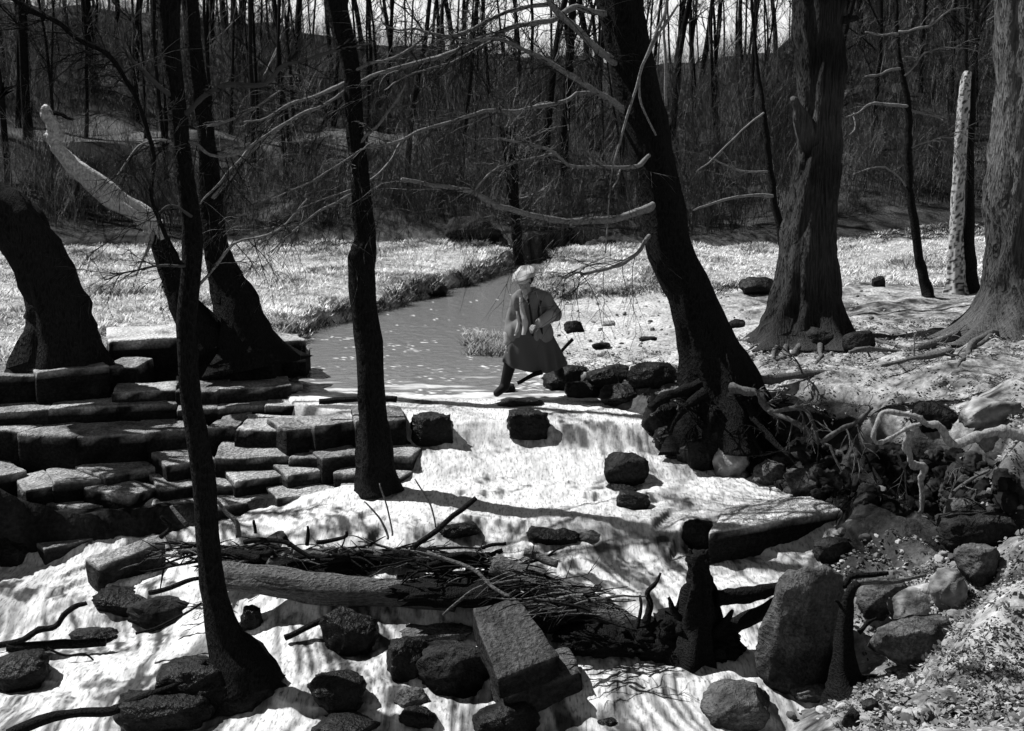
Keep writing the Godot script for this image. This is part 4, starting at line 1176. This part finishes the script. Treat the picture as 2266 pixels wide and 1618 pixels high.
func right_bank():
	# rocks of the bank
	for q in [
		[[2030, 892, 2136, 962], "black rock half buried in the bank top behind the looping root", "stone", 61, 0.45, 0.8, 7, 0.0],
		[[2138, 884, 2262, 946], "pale flat-topped block on the bank beside the path at the right edge", "stone_pale", 62, 0.75, 0.8, 4, 0.0],
		[[1788, 730, 1884, 772], "rounded dark stone at the massive tree's right foot", "stone", 63, 0.3, 0.8, 6, -0.2],
		[[1872, 734, 1944, 780], "second dark stone between the massive tree and the right beech", "stone", 64, 0.3, 0.8, 6, 0.2],
		[[2090, 1142, 2256, 1226], "broad dark rock in the bank foot at the far right", "stone", 65, 0.45, 0.7, 6, 0.05],
		[[2100, 1108, 2172, 1156], "smooth rounded grey stone above the broad dark bank rock", "stone_grey", 66, 0.15, 0.9, 3, 0.0],
		[[2128, 1210, 2230, 1296], "angular grey stone below the broad dark bank rock", "stone_grey", 67, 0.5, 0.8, 8, 0.3],
		[[2070, 1268, 2140, 1350], "rounded pale stone at the edge of the leafy slope", "stone_pale", 68, 0.15, 0.9, 4, 0.3],
		[[1980, 1308, 2090, 1390], "pale slanting stone with a dark right end above the flat slab", "stone_pale", 69, 0.4, 0.7, 5, 0.35],
		[[1908, 1290, 2016, 1372], "grey block behind the elbow stump", "stone_grey", 70, 0.55, 0.8, 6, 0.0],
		[[1936, 1384, 2120, 1480], "flat pale-topped slab at the foot of the leafy slope", "stone_grey", 71, 0.8, 0.6, 4, 0.06],
		[[1760, 1512, 1850, 1556], "low grey stone under the tall grey boulder", "stone_grey", 72, 0.35, 0.8, 6, 0.0],
		[[1868, 1574, 1912, 1616], "small dark round stone at the leafy bottom right", "stone", 73, 0.2, 0.9, 4, 0.0],
		[[1912, 1550, 1944, 1576], "little black stone near the elbow stump's foot", "stone", 74, 0.2, 0.9, 4, 0.0],
		[[1576, 982, 1660, 1056], "bright pale rock under the leaning tree's roots by the water", "stone_pale", 75, 0.35, 0.8, 7, 0.0],
		[[1670, 1022, 1752, 1080], "pale tilted slab edge below the root bank", "stone_grey", 76, 0.6, 0.6, 5, -0.4],
		[[1500, 984, 1560, 1030], "grey wet rock at the water's edge under the leaning tree", "stone_grey", 77, 0.3, 0.8, 7, 0.0],
		[[1250, 842, 1330, 886], "dark rock at the left end of the root bank near the person", "wet", 78, 0.4, 0.8, 6, 0.0],
		[[1330, 850, 1430, 900], "dark rock in the middle of the root bank left of the leaning tree", "wet", 79, 0.4, 0.8, 6, 0.0],
		[[1300, 806, 1400, 858], "dark earthy rock on the upper root bank right of the person", "wet", 80, 0.3, 0.8, 6, 0.0],
		[[1390, 800, 1500, 860], "dark earthy rock close against the leaning tree's left foot", "wet", 81, 0.3, 0.8, 6, 0.0],
		[[1200, 806, 1310, 868], "low dark rock behind the person's hem", "wet", 82, 0.3, 0.8, 6, 0.0],
		[[1420, 890, 1520, 970], "dark wet rock at the foot of the leaning tree's left roots", "wet", 83, 0.35, 0.8, 7, 0.0],
		[[1640, 614, 1722, 652], "dark turf clump on the sand behind the leaning tree", "wet", 84, 0.2, 0.8, 4, 0.0],
		[[1700, 900, 1800, 985], "dark boulder arched over by a root, right of the leaning tree", "stone", 85, 0.3, 0.8, 6, 0.0],
		[[1520, 960, 1600, 1040], "dark wet rock wedged beneath the leaning tree's trunk", "wet", 87, 0.35, 0.8, 7, 0.0],
		[[1600, 950, 1690, 1030], "black rock under the leaning tree's right roots", "wet", 88, 0.3, 0.8, 7, 0.1],
		[[1450, 940, 1530, 1000], "small dark rock at the waterline left of the leaning trunk", "wet", 89, 0.35, 0.8, 7, 0.0],
		[[1740, 1040, 1850, 1100], "grey flat stone behind the great slab", "stone_grey", 90, 0.4, 0.8, 5, 0.0],
		[[1932, 610, 1960, 640], "small dark cube-like stump end on the sand at the right", "stone", 86, 0.6, 0.8, 4, 0.0]]:
		rk(q[0], q[1], q[2], q[3], q[4], q[5], q[6], q[7], "rock")
	# roots bared on the cut bank
	for q in [
		[[2290, 968, 34, 2230, 956, 32, 2199, 954, 31, 2163, 964, 30, 2124, 982, 26, 2102, 981, 24, 2088, 954, 23, 2073, 939, 22, 2048, 936, 20, 2030, 921, 19, 2002, 916, 16, 1959, 912, 15, 1946, 929, 14, 1934, 961, 15, 1941, 981, 15, 1966, 972, 14, 2002, 952, 13, 2038, 938, 12], 10.5, 10.6, "pale thick root looping back on itself out of the right bank", "root_pale"],
		[[2016, 955, 20, 2002, 986, 22, 2013, 1007, 22, 2020, 1029, 24, 2048, 1036, 24, 2038, 1065, 18, 2041, 1100, 17, 2038, 1134, 14], 10.6, 10.9, "pale gnarled root hanging straight down the dark bank", "root_pale"],
		[[1615, 855, 22, 1650, 864, 20, 1679, 871, 18, 1690, 896, 17, 1715, 918, 16, 1751, 932, 15, 1787, 954, 13, 1812, 978, 10], 13.5, 12.7, "long grey root snaking right from the leaning tree down the bank", "root"],
		[[1818, 980, 12, 1858, 954, 13, 1901, 932, 12, 1930, 902, 8], 12.2, 11.9, "straight root slanting up the bank to the looping root", "root"],
		[[1700, 912, 10, 1729, 907, 11, 1765, 903, 11, 1787, 914, 11, 1805, 954, 10, 1812, 985, 7], 12.9, 12.5, "arched root over the dark boulder", "root"],
		[[1838, 985, 7, 1850, 1015, 7, 1862, 1042, 5], 12.2, 12.2, "thin pale root end dangling on the bank's dark face", "root_pale"],
		[[1985, 1000, 5, 2002, 1040, 5, 2005, 1075, 4, 2010, 1130, 3], 11.1, 11.2, "thin dark rootlet beside the gnarled root", "root"],
		[[2100, 1130, 9, 2110, 1090, 9, 2150, 1060, 8, 2190, 1040, 5], 10.9, 10.5, "curved brown root on the lower right bank", "root"],
		[[1440, 905, 18, 1470, 880, 24, 1520, 862, 30, 1560, 850, 36], 13.6, 13.8, "dark root spreading left from the leaning tree", "wetwood"],
		[[1480, 960, 14, 1500, 920, 18, 1530, 890, 26, 1560, 870, 34], 13.5, 13.7, "dark root dropping to the water left of the leaning tree", "wetwood"],
		[[1560, 985, 16, 1570, 940, 22, 1580, 900, 32], 13.5, 13.6, "thick dark root dropping straight below the leaning tree", "wetwood"],
		[[1690, 1010, 12, 1660, 960, 16, 1640, 910, 26, 1620, 870, 36], 13.2, 13.6, "dark forked root under the leaning tree's right side", "wetwood"],
		[[1760, 1020, 10, 1720, 985, 12, 1680, 940, 16, 1650, 890, 24], 12.9, 13.5, "dark root running down the bank beside the snaking root", "wetwood"],
		[[1860, 830, 14, 1800, 826, 18, 1740, 834, 20, 1690, 842, 26, 1640, 840, 34], 14.4, 14.0, "long low root running right over the litter from the leaning tree", "root"],
		[[1880, 780, 10, 1920, 772, 12, 1990, 776, 13, 2060, 762, 14, 2120, 740, 20], 14.9, 15.3, "low root running left from the right beech", "root"],
		[[1950, 810, 8, 2010, 796, 12, 2070, 786, 13, 2110, 776, 12], 14.0, 14.4, "fallen dead branch on the litter in front of the right beech", "root"]]:
		stick("root", q[0], q[2 - 1], q[2], q[3], "root", q[4], "roots bared on the right bank", 0 if q[4] == "root_pale" else 1, 11)
	var cm := rock_mesh(Vector3(0.2, 0.15, 0.18), 17, 0.25, 6, 0.1)
	var cx := []
	var cc := PackedColorArray()
	for k in 420:
		var px := rng.randf_range(1430, 2240)
		var q := hit(px, lut([1430, 1560, 1700, 1850, 2000, 2240], [880, 900, 940, 1000, 1000, 1010], px) + rng.randf_range(0, 130))
		if q.x < xr(-q.z): continue
		var g := 0.015 + 0.07 * pow(rng.randf(), 2.0)
		cx.append(Transform3D(Basis.from_euler(Vector3(rng.randf() * 6.0, rng.randf() * 6.0, 0)).scaled(Vector3.ONE * (0.3 + 1.2 * pow(rng.randf(), 2.0))), q))
		cc.append(Color(g, g, g))
	tag(multi("soil_clods", cm, M.leaf, cx, cc), "dark clods of soil and stones sticking out of the cut right bank", "soil", "", "stuff")
	# fine rootlets and soil crumbs on the cut face
	var b := MB.new()
	for k in 260:
		var px := rng.randf_range(1430, 2200)
		var py := lut([1430, 1560, 1700, 1850, 2000, 2200], [870, 890, 930, 1000, 1010, 1020], px) + rng.randf_range(0, 110)
		var at := hit(px, py)
		whip(b, at + Vector3(0, 0.02, 0.02), Vector3(rng.randf_range(-0.6, 0.6), -0.6, 0.5), rng.randf_range(0.15, 0.6), rng.randf_range(0.004, 0.012), 1, 0.1, 2, 0.25)
	tag(obj("rootlets", b.mesh(), M.root), "fine tangled rootlets hanging from the undercut right bank", "rootlets", "", "stuff")

func man():
	var s := 15.6 / 2630.0
	var o := P(1112, 872, 0.04)
	var J := func(px: float, py: float, z: float) -> Vector3: return Vector3((px - 1112.0) * s, (872.0 - py) * s * 1.03, z)
	var R := thing("person", "person in flat cap and long dark coat stepping across the weir", "person", o)
	var b := MB.new()
	# body: trunk, neck, arms, legs as one surface
	nets([[J.call(1170, 672, 0), J.call(1172, 740, 0), .15, .15, .7], [J.call(1148, 668, 0), J.call(1204, 664, 0), .07, .07], [J.call(1166, 655, 0.02), J.call(1162, 632, .04), .055, .055],
		[J.call(1146, 668, 0), J.call(1134, 715, -.02), .05, .045], [J.call(1134, 715, -.02), J.call(1128, 758, .04), .042, .032], [J.call(1208, 666, 0), J.call(1227, 700, .02), .05, .045], [J.call(1227, 700, .02), J.call(1192, 714, .2), .042, .032],
		[J.call(1155, 750, 0), J.call(1132, 806, .06), .09, .06], [J.call(1132, 806, .06), J.call(1116, 856, 0), .06, .042], [J.call(1116, 860, 0), J.call(1100, 868, .12), .045, .035],
		[J.call(1195, 750, 0), J.call(1222, 800, -.15), .09, .06], [J.call(1222, 800, -.15), J.call(1240, 836, -.38), .06, .042], [J.call(1240, 840, -.38), J.call(1244, 844, -.26), .045, .035]], 0.03, 0.016, b)
	# head with brow, nose, chin, ears, turned and bent to the photo's left
	var hc: Vector3 = J.call(1159, 624, .06)
	var fd := Vector3(-0.5, -0.25, 0.83).normalized()
	var sd := fd.cross(Vector3.UP).normalized()
	var up := sd.cross(fd)
	nets([[hc + up * .02 - fd * .02, hc + up * .02 + fd * .015, .086, .084], [hc - up * .03 + fd * .03, hc - up * .085 + fd * .05, .062, .036], [hc + fd * .085, hc - up * .03 + fd * .108, .012, .017], [hc + up * .012 + fd * .078 - sd * .035, hc + up * .012 + fd * .078 + sd * .035, .014, .014],
		[hc + sd * .082 - up * .0, hc + sd * .086 - up * .03, .016, .01], [hc - sd * .082 - up * .0, hc - sd * .086 - up * .03, .016, .01], [hc - up * .062 + fd * .078 - sd * .018, hc - up * .062 + fd * .078 + sd * .018, .009, .009], [hc - up * .05 - fd * .01, hc - up * .13 - fd * .03, .05, .055]], 0.014, 0.006, b)
	# hands: palm, four fingers curled, thumb
	for hnd in [[J.call(1128, 762, .05), Vector3(-0.1, -1, 0.25).normalized(), Vector3(0.3, 0, 1).normalized()], [J.call(1189, 716, .21), Vector3(-0.75, -0.35, 0.5).normalized(), Vector3(0.2, -0.8, -0.5).normalized()]]:
		var w: Vector3 = hnd[0]
		var f: Vector3 = hnd[1]
		var pn: Vector3 = (hnd[2] - f * f.dot(hnd[2])).normalized()
		var ac := f.cross(pn)
		var bones := [[w, w + f * .07 + ac * .015, .026, .024], [w, w + f * .07 - ac * .018, .026, .022]]
		for k in 4:
			var k0: Vector3 = w + f * .085 + ac * (.033 - .022 * k)
			var fl: float = [.07, .08, .075, .058][k]
			var k1 := k0 + (f * .8 + pn * .6) * fl * .55
			bones.append([k0, k1, .0105, .0095])
			bones.append([k1, k1 + (f * .2 + pn * .95) * fl * .5, .0095, .008])
		bones.append([w + f * .02 + ac * .03, w + f * .05 + ac * .055 + pn * .02, .013, .011])
		bones.append([w + f * .05 + ac * .055 + pn * .02, w + f * .08 + ac * .05 + pn * .045, .011, .009])
		nets(bones, 0.006, 0.0045, b)
	var body := obj("body", b.mesh(), M.skin, R)
	# long coat skirt with deep folds
	b = MB.new()
	var bones := []
	var hem := [[1117, 796, .1], [1138, 806, .16], [1160, 812, .14], [1184, 816, .12], [1206, 818, .1], [1230, 814, .04], [1250, 806, -.04], [1244, 800, -.2], [1200, 806, -.22], [1150, 800, -.18], [1120, 794, -.08]]
	for k in hem.size():
		for t in [0.0, 0.34, 0.67]:
			var q0: Array = hem[k]
			var q1: Array = hem[(k + 1) % hem.size()]
			var q := Vector3(lerpf(q0[0], q1[0], t), lerpf(q0[1], q1[1], t), lerpf(q0[2], q1[2], t))
			bones.append([J.call(lerpf(1172, q.x, 0.35), 738, q.z * .5), J.call(q.x, q.y, q.z), .1, .035])
	nets(bones, 0.035, 0.016, b, func(p: Vector3) -> Vector3: return p + Vector3(0, 0, 0.024 * sin(p.x * 34.0 + p.y * 6.0 + 2.0 * sin(p.x * 9.0)) * clampf((0.85 - p.y) * 3.0, 0, 1)))
	obj("coat_skirt", b.mesh(), M.skirt, R)
	b = MB.new()
	nets([[J.call(1172, 680, 0), J.call(1174, 728, .01), .185, .2, .68], [J.call(1150, 668, 0), J.call(1202, 664, 0), .095, .095], [J.call(1148, 736, .03), J.call(1194, 738, .02), .178, .178, .85], 
		[J.call(1147, 668, 0), J.call(1134, 715, -.02), .1, .092], [J.call(1134, 715, -.02), J.call(1129, 756, .035), .092, .075], [J.call(1206, 666, 0), J.call(1228, 700, .02), .09, .08], [J.call(1228, 700, .02), J.call(1197, 712, .18), .08, .06], [J.call(1178, 650, .0), J.call(1192, 654, -.02), .055, .05], [J.call(1150, 654, .02), J.call(1160, 652, -.05), .05, .05]], 0.03, 0.015, b,
		func(p: Vector3) -> Vector3: return p + Vector3(0, 0, 0.009 * sin(p.x * 60.0 + p.y * 9.0)) + Vector3(0.004 * sin(p.y * 34.0 + p.z * 20.0), 0, 0))
	var jacket := obj("jacket", b.mesh(), M.coat, R)
	for q in [[[1152, 660, .15], [1156, 690, .17], [1162, 715, .19], [1158, 738, .21], 11], [[1143, 690, .13], [1147, 712, .15], [1143, 735, .17], [1140, 740, .17], 7]]:
		b = MB.new()
		var pts := smooth(PackedVector3Array([J.call(q[0][0], q[0][1], q[0][2]), J.call(q[1][0], q[1][1], q[1][2]), J.call(q[2][0], q[2][1], q[2][2]), J.call(q[3][0], q[3][1], q[3][2])]), PackedFloat32Array([.6, 1, 1.2, .8]), 6)
		for k in pts[0].size():
			var wd: float = q[4] * s * 0.5 * pts[1][k]
			for e in [[-wd, -.012], [-wd * .9, .012], [wd * .9, .012], [wd, -.012]]: b.v.append(pts[0][k] + Vector3(e[0], 0, e[1] + 0.01 * sin(k * 0.8)))
		for k in pts[0].size() - 1:
			for e in 4: b.quad(k * 4 + e, k * 4 + (e + 1) % 4, k * 4 + 4 + (e + 1) % 4, k * 4 + 4 + e)
		obj("coat_highlight", b.mesh(), M.cloth_pale, R)  # pale strips standing in for light on the coat's edge folds
	b = MB.new()
	nets([[J.call(1216, 700, .1), J.call(1194, 713, .2), .078, .066], [J.call(1128, 742, .03), J.call(1128, 756, .04), .08, .078]], 0.01, 0.012, b)
	obj("lit_sleeve_end", b.mesh(), M.lit_sleeve, jacket)  # pale shell over the forearm ends, sunlight on the sleeves put in as colour
	b = MB.new()
	nets([[hc - fd * .05 + up * .0 - sd * .05, hc - fd * .05 + up * .0 + sd * .05, .06, .06], [hc - fd * .055 - up * .05 - sd * .03, hc - fd * .055 - up * .05 + sd * .03, .045, .045]], 0.01, 0.009, b)
	obj("hair", b.mesh(), M.black, body)
	for e in [-1, 1]:
		b = MB.new()
		nets([[hc + fd * .09 - up * .006 + sd * .03 * e, hc + fd * .088 - up * .006 + sd * .042 * e, .012, .01]], 0.004, 0.004, b)
		obj("eye", b.mesh(), M.black, body)
	for q in [[[1168, 664, .155], [1172, 690, .165], [1176, 715, .175], [1178, 742, .18], 3.5], [[1196, 668, .13], [1190, 690, .16], [1196, 722, .17], [1200, 742, .16], 4.0]]:
		b = MB.new()
		var pts := smooth(PackedVector3Array([J.call(q[0][0], q[0][1], q[0][2]), J.call(q[1][0], q[1][1], q[1][2]), J.call(q[2][0], q[2][1], q[2][2]), J.call(q[3][0], q[3][1], q[3][2])]), PackedFloat32Array([.012, .014, .014, .012]), 5)
		tube(b, pts[0], pts[1], 6)
		obj("coat_edge", b.mesh(), M.black, jacket)
	b = MB.new()
	nets([[J.call(1160, 648, .09), J.call(1163, 660, .12), .035, .03], [J.call(1163, 660, .12), J.call(1166, 668, .135), .025, .02]], 0.01, 0.008, b)
	obj("shirt_front", b.mesh(), M.cloth_pale, R)
	b = MB.new()
	nets([[hc + up * .06 - fd * .05 - sd * .03, hc + up * .055 + fd * .06 - sd * .02, .112, .108, 1.0], [hc + up * .06 - fd * .05 + sd * .03, hc + up * .055 + fd * .06 + sd * .02, .112, .108, 1.0], [hc + up * .03 + fd * .1 - sd * .04, hc + up * .02 + fd * .13 + sd * .0, .035, .03], [hc + up * .03 + fd * .1 + sd * .04, hc + up * .02 + fd * .13 + sd * .0, .035, .03]], 0.025, 0.01, b,
		func(p: Vector3) -> Vector3:
			var h := (p - hc).dot(up)
			var back := (p - hc).dot(fd)
			return p + up * (0.026 + clampf(h - .0, .0, .2) * 0.55 - h - 0.22 * back + 0.012 * sin(back * 40.0)))
	obj("flat_cap", b.mesh(), M.cap, R)
	b = MB.new()
	nets([[J.call(1130, 800, .06), J.call(1117, 852, 0), .085, .062], [J.call(1117, 856, 0), J.call(1100, 866, .13), .062, .048]], 0.02, 0.01, b)
	obj("boot", b.mesh(), M.black, R)
	b = MB.new()
	nets([[J.call(1226, 806, -.18), J.call(1240, 834, -.38), .08, .062], [J.call(1240, 839, -.38), J.call(1244, 844, -.25), .062, .048]], 0.02, 0.012, b)
	obj("boot", b.mesh(), M.black, R)

func leaf_mesh(n: int, r: float, up: float, w: float) -> ArrayMesh:
	# a few bent leaves or blades
	var b := MB.new()
	for k in n:
		var an := rng.randf() * TAU
		var o := Vector3(rng.randf_range(-1, 1), 0, rng.randf_range(-1, 1)) * r * 0.5
		var f := Vector3(cos(an), 0, sin(an))
		var s := Vector3(-f.z, 0, f.x)
		var L := r * rng.randf_range(0.7, 1.2)
		var base := b.v.size()
		for j in 3:
			var t := j / 2.0
			var c := o + f * L * t * (1.0 - up * 0.5) + Vector3.UP * L * (up * t - 0.35 * up * t * t) + Vector3.UP * (0.12 * r * (1.0 - up) * sin(t * 3.0 + k))
			var ww := w * (1.0 - t * 0.9) if up > 0.5 else w * (0.25 + sin(t * PI))
			b.v.append(c - s * ww)
			b.v.append(c + s * ww + Vector3.UP * ww * 0.4 * (1.0 - up))
		for j in 2:
			b.quad(base + j * 2, base + j * 2 + 1, base + j * 2 + 3, base + j * 2 + 2)
	return b.mesh()
func ground_cover():
	# meadow grass
	var tuft := leaf_mesh(8, 0.14, 0.9, 0.008)
	var big := leaf_mesh(16, 0.34, 0.75, 0.014)
	var xf := []
	var cols := PackedColorArray()
	var k := 0
	while k < 46000:
		var d := 15.8 + 18.3 * pow(rng.randf(), 0.8)
		var x := rng.randf_range(-0.48, 0.48) * d
		k += 1
		var L := xl(d)
		var R := xr(d)
		if x > L - 0.05 and x < R + 0.1: continue
		if x > R and d < 24.6 + 1.0 * nz.get_noise_2d(x * 6.0, d * 6.0): continue
		if d < 17.2 and x < -3.4 and x > -6.0: continue
		var c := clampf(0.55 + 0.22 * rng.randfn(0, 0.6) + 0.15 * nz.get_noise_2d(x * 8.0, d * 8.0), 0.05, 0.85)
		var pt := nz.get_noise_2d(x * 5.0 + 30.0, d * 3.0)
		if pt > 0.45: c *= 0.5
		var sc := rng.randf_range(0.45, 1.2) * (1.0 + 0.7 * pt)
		xf.append(Transform3D(Basis(Vector3.UP, rng.randf() * TAU).scaled(Vector3(sc * 1.2, sc * rng.randf_range(0.5, 1.1), sc * 1.2)), on(x, d)))
		cols.append(Color(c, c, c))
	tag(multi("meadow_grass", tuft, M.grass, xf, cols), "short pale winter grass covering the meadow on both sides of the pool", "grass", "", "stuff")
	# overhanging tufts along the pool's banks
	xf = []
	cols = PackedColorArray()
	for j in 900:
		var d := rng.randf_range(16.6, 34.0)
		var x := xl(d) - rng.randf_range(-0.02, 0.25)
		if j % 3 == 0:
			d = rng.randf_range(24.8, 25.5)
			x = rng.randf_range(0.4, 6.5)
		var c := 0.03 + 0.25 * pow(rng.randf(), 2.5)
		var sc := rng.randf_range(0.5, 1.1)
		xf.append(Transform3D(Basis(Vector3.UP, rng.randf() * TAU).scaled(Vector3(sc, sc, sc)), on(x, d) - Vector3(0, 0.06, 0)))
		cols.append(Color(c, c, c))
	for j in 34:
		var q := P(rng.randf_range(1040, 1108), rng.randf_range(742, 790), 0.0)
		var c := 0.06 + 0.3 * rng.randf()
		xf.append(Transform3D(Basis(Vector3.UP, rng.randf() * TAU).scaled(Vector3.ONE * rng.randf_range(0.5, 0.9)), q))
		cols.append(Color(c, c, c))
	tag(multi("bank_tufts", big, M.grass, xf, cols), "dark coarse grass tufts hanging over the pool's banks", "grass", "", "stuff")
	# dead leaves on the right bank and at the viewer's feet
	var lf := leaf_mesh(5, 0.036, 0.1, 0.009)
	xf = []
	cols = PackedColorArray()
	for j in 70000:
		var d := 4.5 + 14.0 * rng.randf()
		var x := rng.randf_range(-0.1, 0.5) * d
		if x < xr(d) + 0.35: continue
		if d < 6.0 + 0.5 * nz.get_noise_2d(x * 8.0, 4.0) and rng.randf() < 0.93: continue
		if d > 10.0 and rng.randf() < 0.6: continue
		if d > 10.5 and bank(x, d) < 0.2 and d < 13.5: continue
		var n := nz.get_noise_2d(x * 9.0, d * 9.0)
		if n + 0.5 * nz.get_noise_2d(x * 40.0, d * 40.0) < rng.randf_range(-0.9, 0.3): continue
		var c := clampf(0.05 + 0.26 * pow(rng.randf(), 1.6), 0.02, 0.3)
		var sc := 0.4 + 1.0 * pow(rng.randf(), 1.6)
		xf.append(Transform3D(Basis.from_euler(Vector3(rng.randf_range(-0.7, 0.7), rng.randf() * TAU, rng.randf_range(-0.7, 0.7))).scaled(Vector3(sc, sc, sc)), on(x, d) + Vector3(0, 0.012, 0)))
		cols.append(Color(c, c, c))
	tag(multi("leaf_litter", lf, M.leaf, xf, cols), "dead leaves and litter strewn over the right bank", "leaves", "", "stuff")
	# scree and pebbles on the sand bar and along the water
	var pb := rock_mesh(Vector3(0.09, 0.05, 0.07), 5, 0.2, 5)
	xf = []
	cols = PackedColorArray()
	for j in 1600:
		var q := hit(rng.randf_range(1230, 2000), rng.randf_range(640, 800)) if j < 900 else hit(rng.randf_range(1700, 2260), rng.randf_range(1050, 1600))
		if q.x < xr(-q.z) + 0.05: continue
		var c := 0.05 + 0.3 * rng.randf()
		var sc := 0.3 + 1.1 * pow(rng.randf(), 4.0)
		xf.append(Transform3D(Basis(Vector3.UP, rng.randf() * TAU).scaled(Vector3(sc, sc, sc)), q))
		cols.append(Color(c, c, c))
	tag(multi("pebbles", pb, M.leaf, xf, cols), "small pebbles and clods scattered on the sand bar and right bank", "pebbles", "", "stuff")
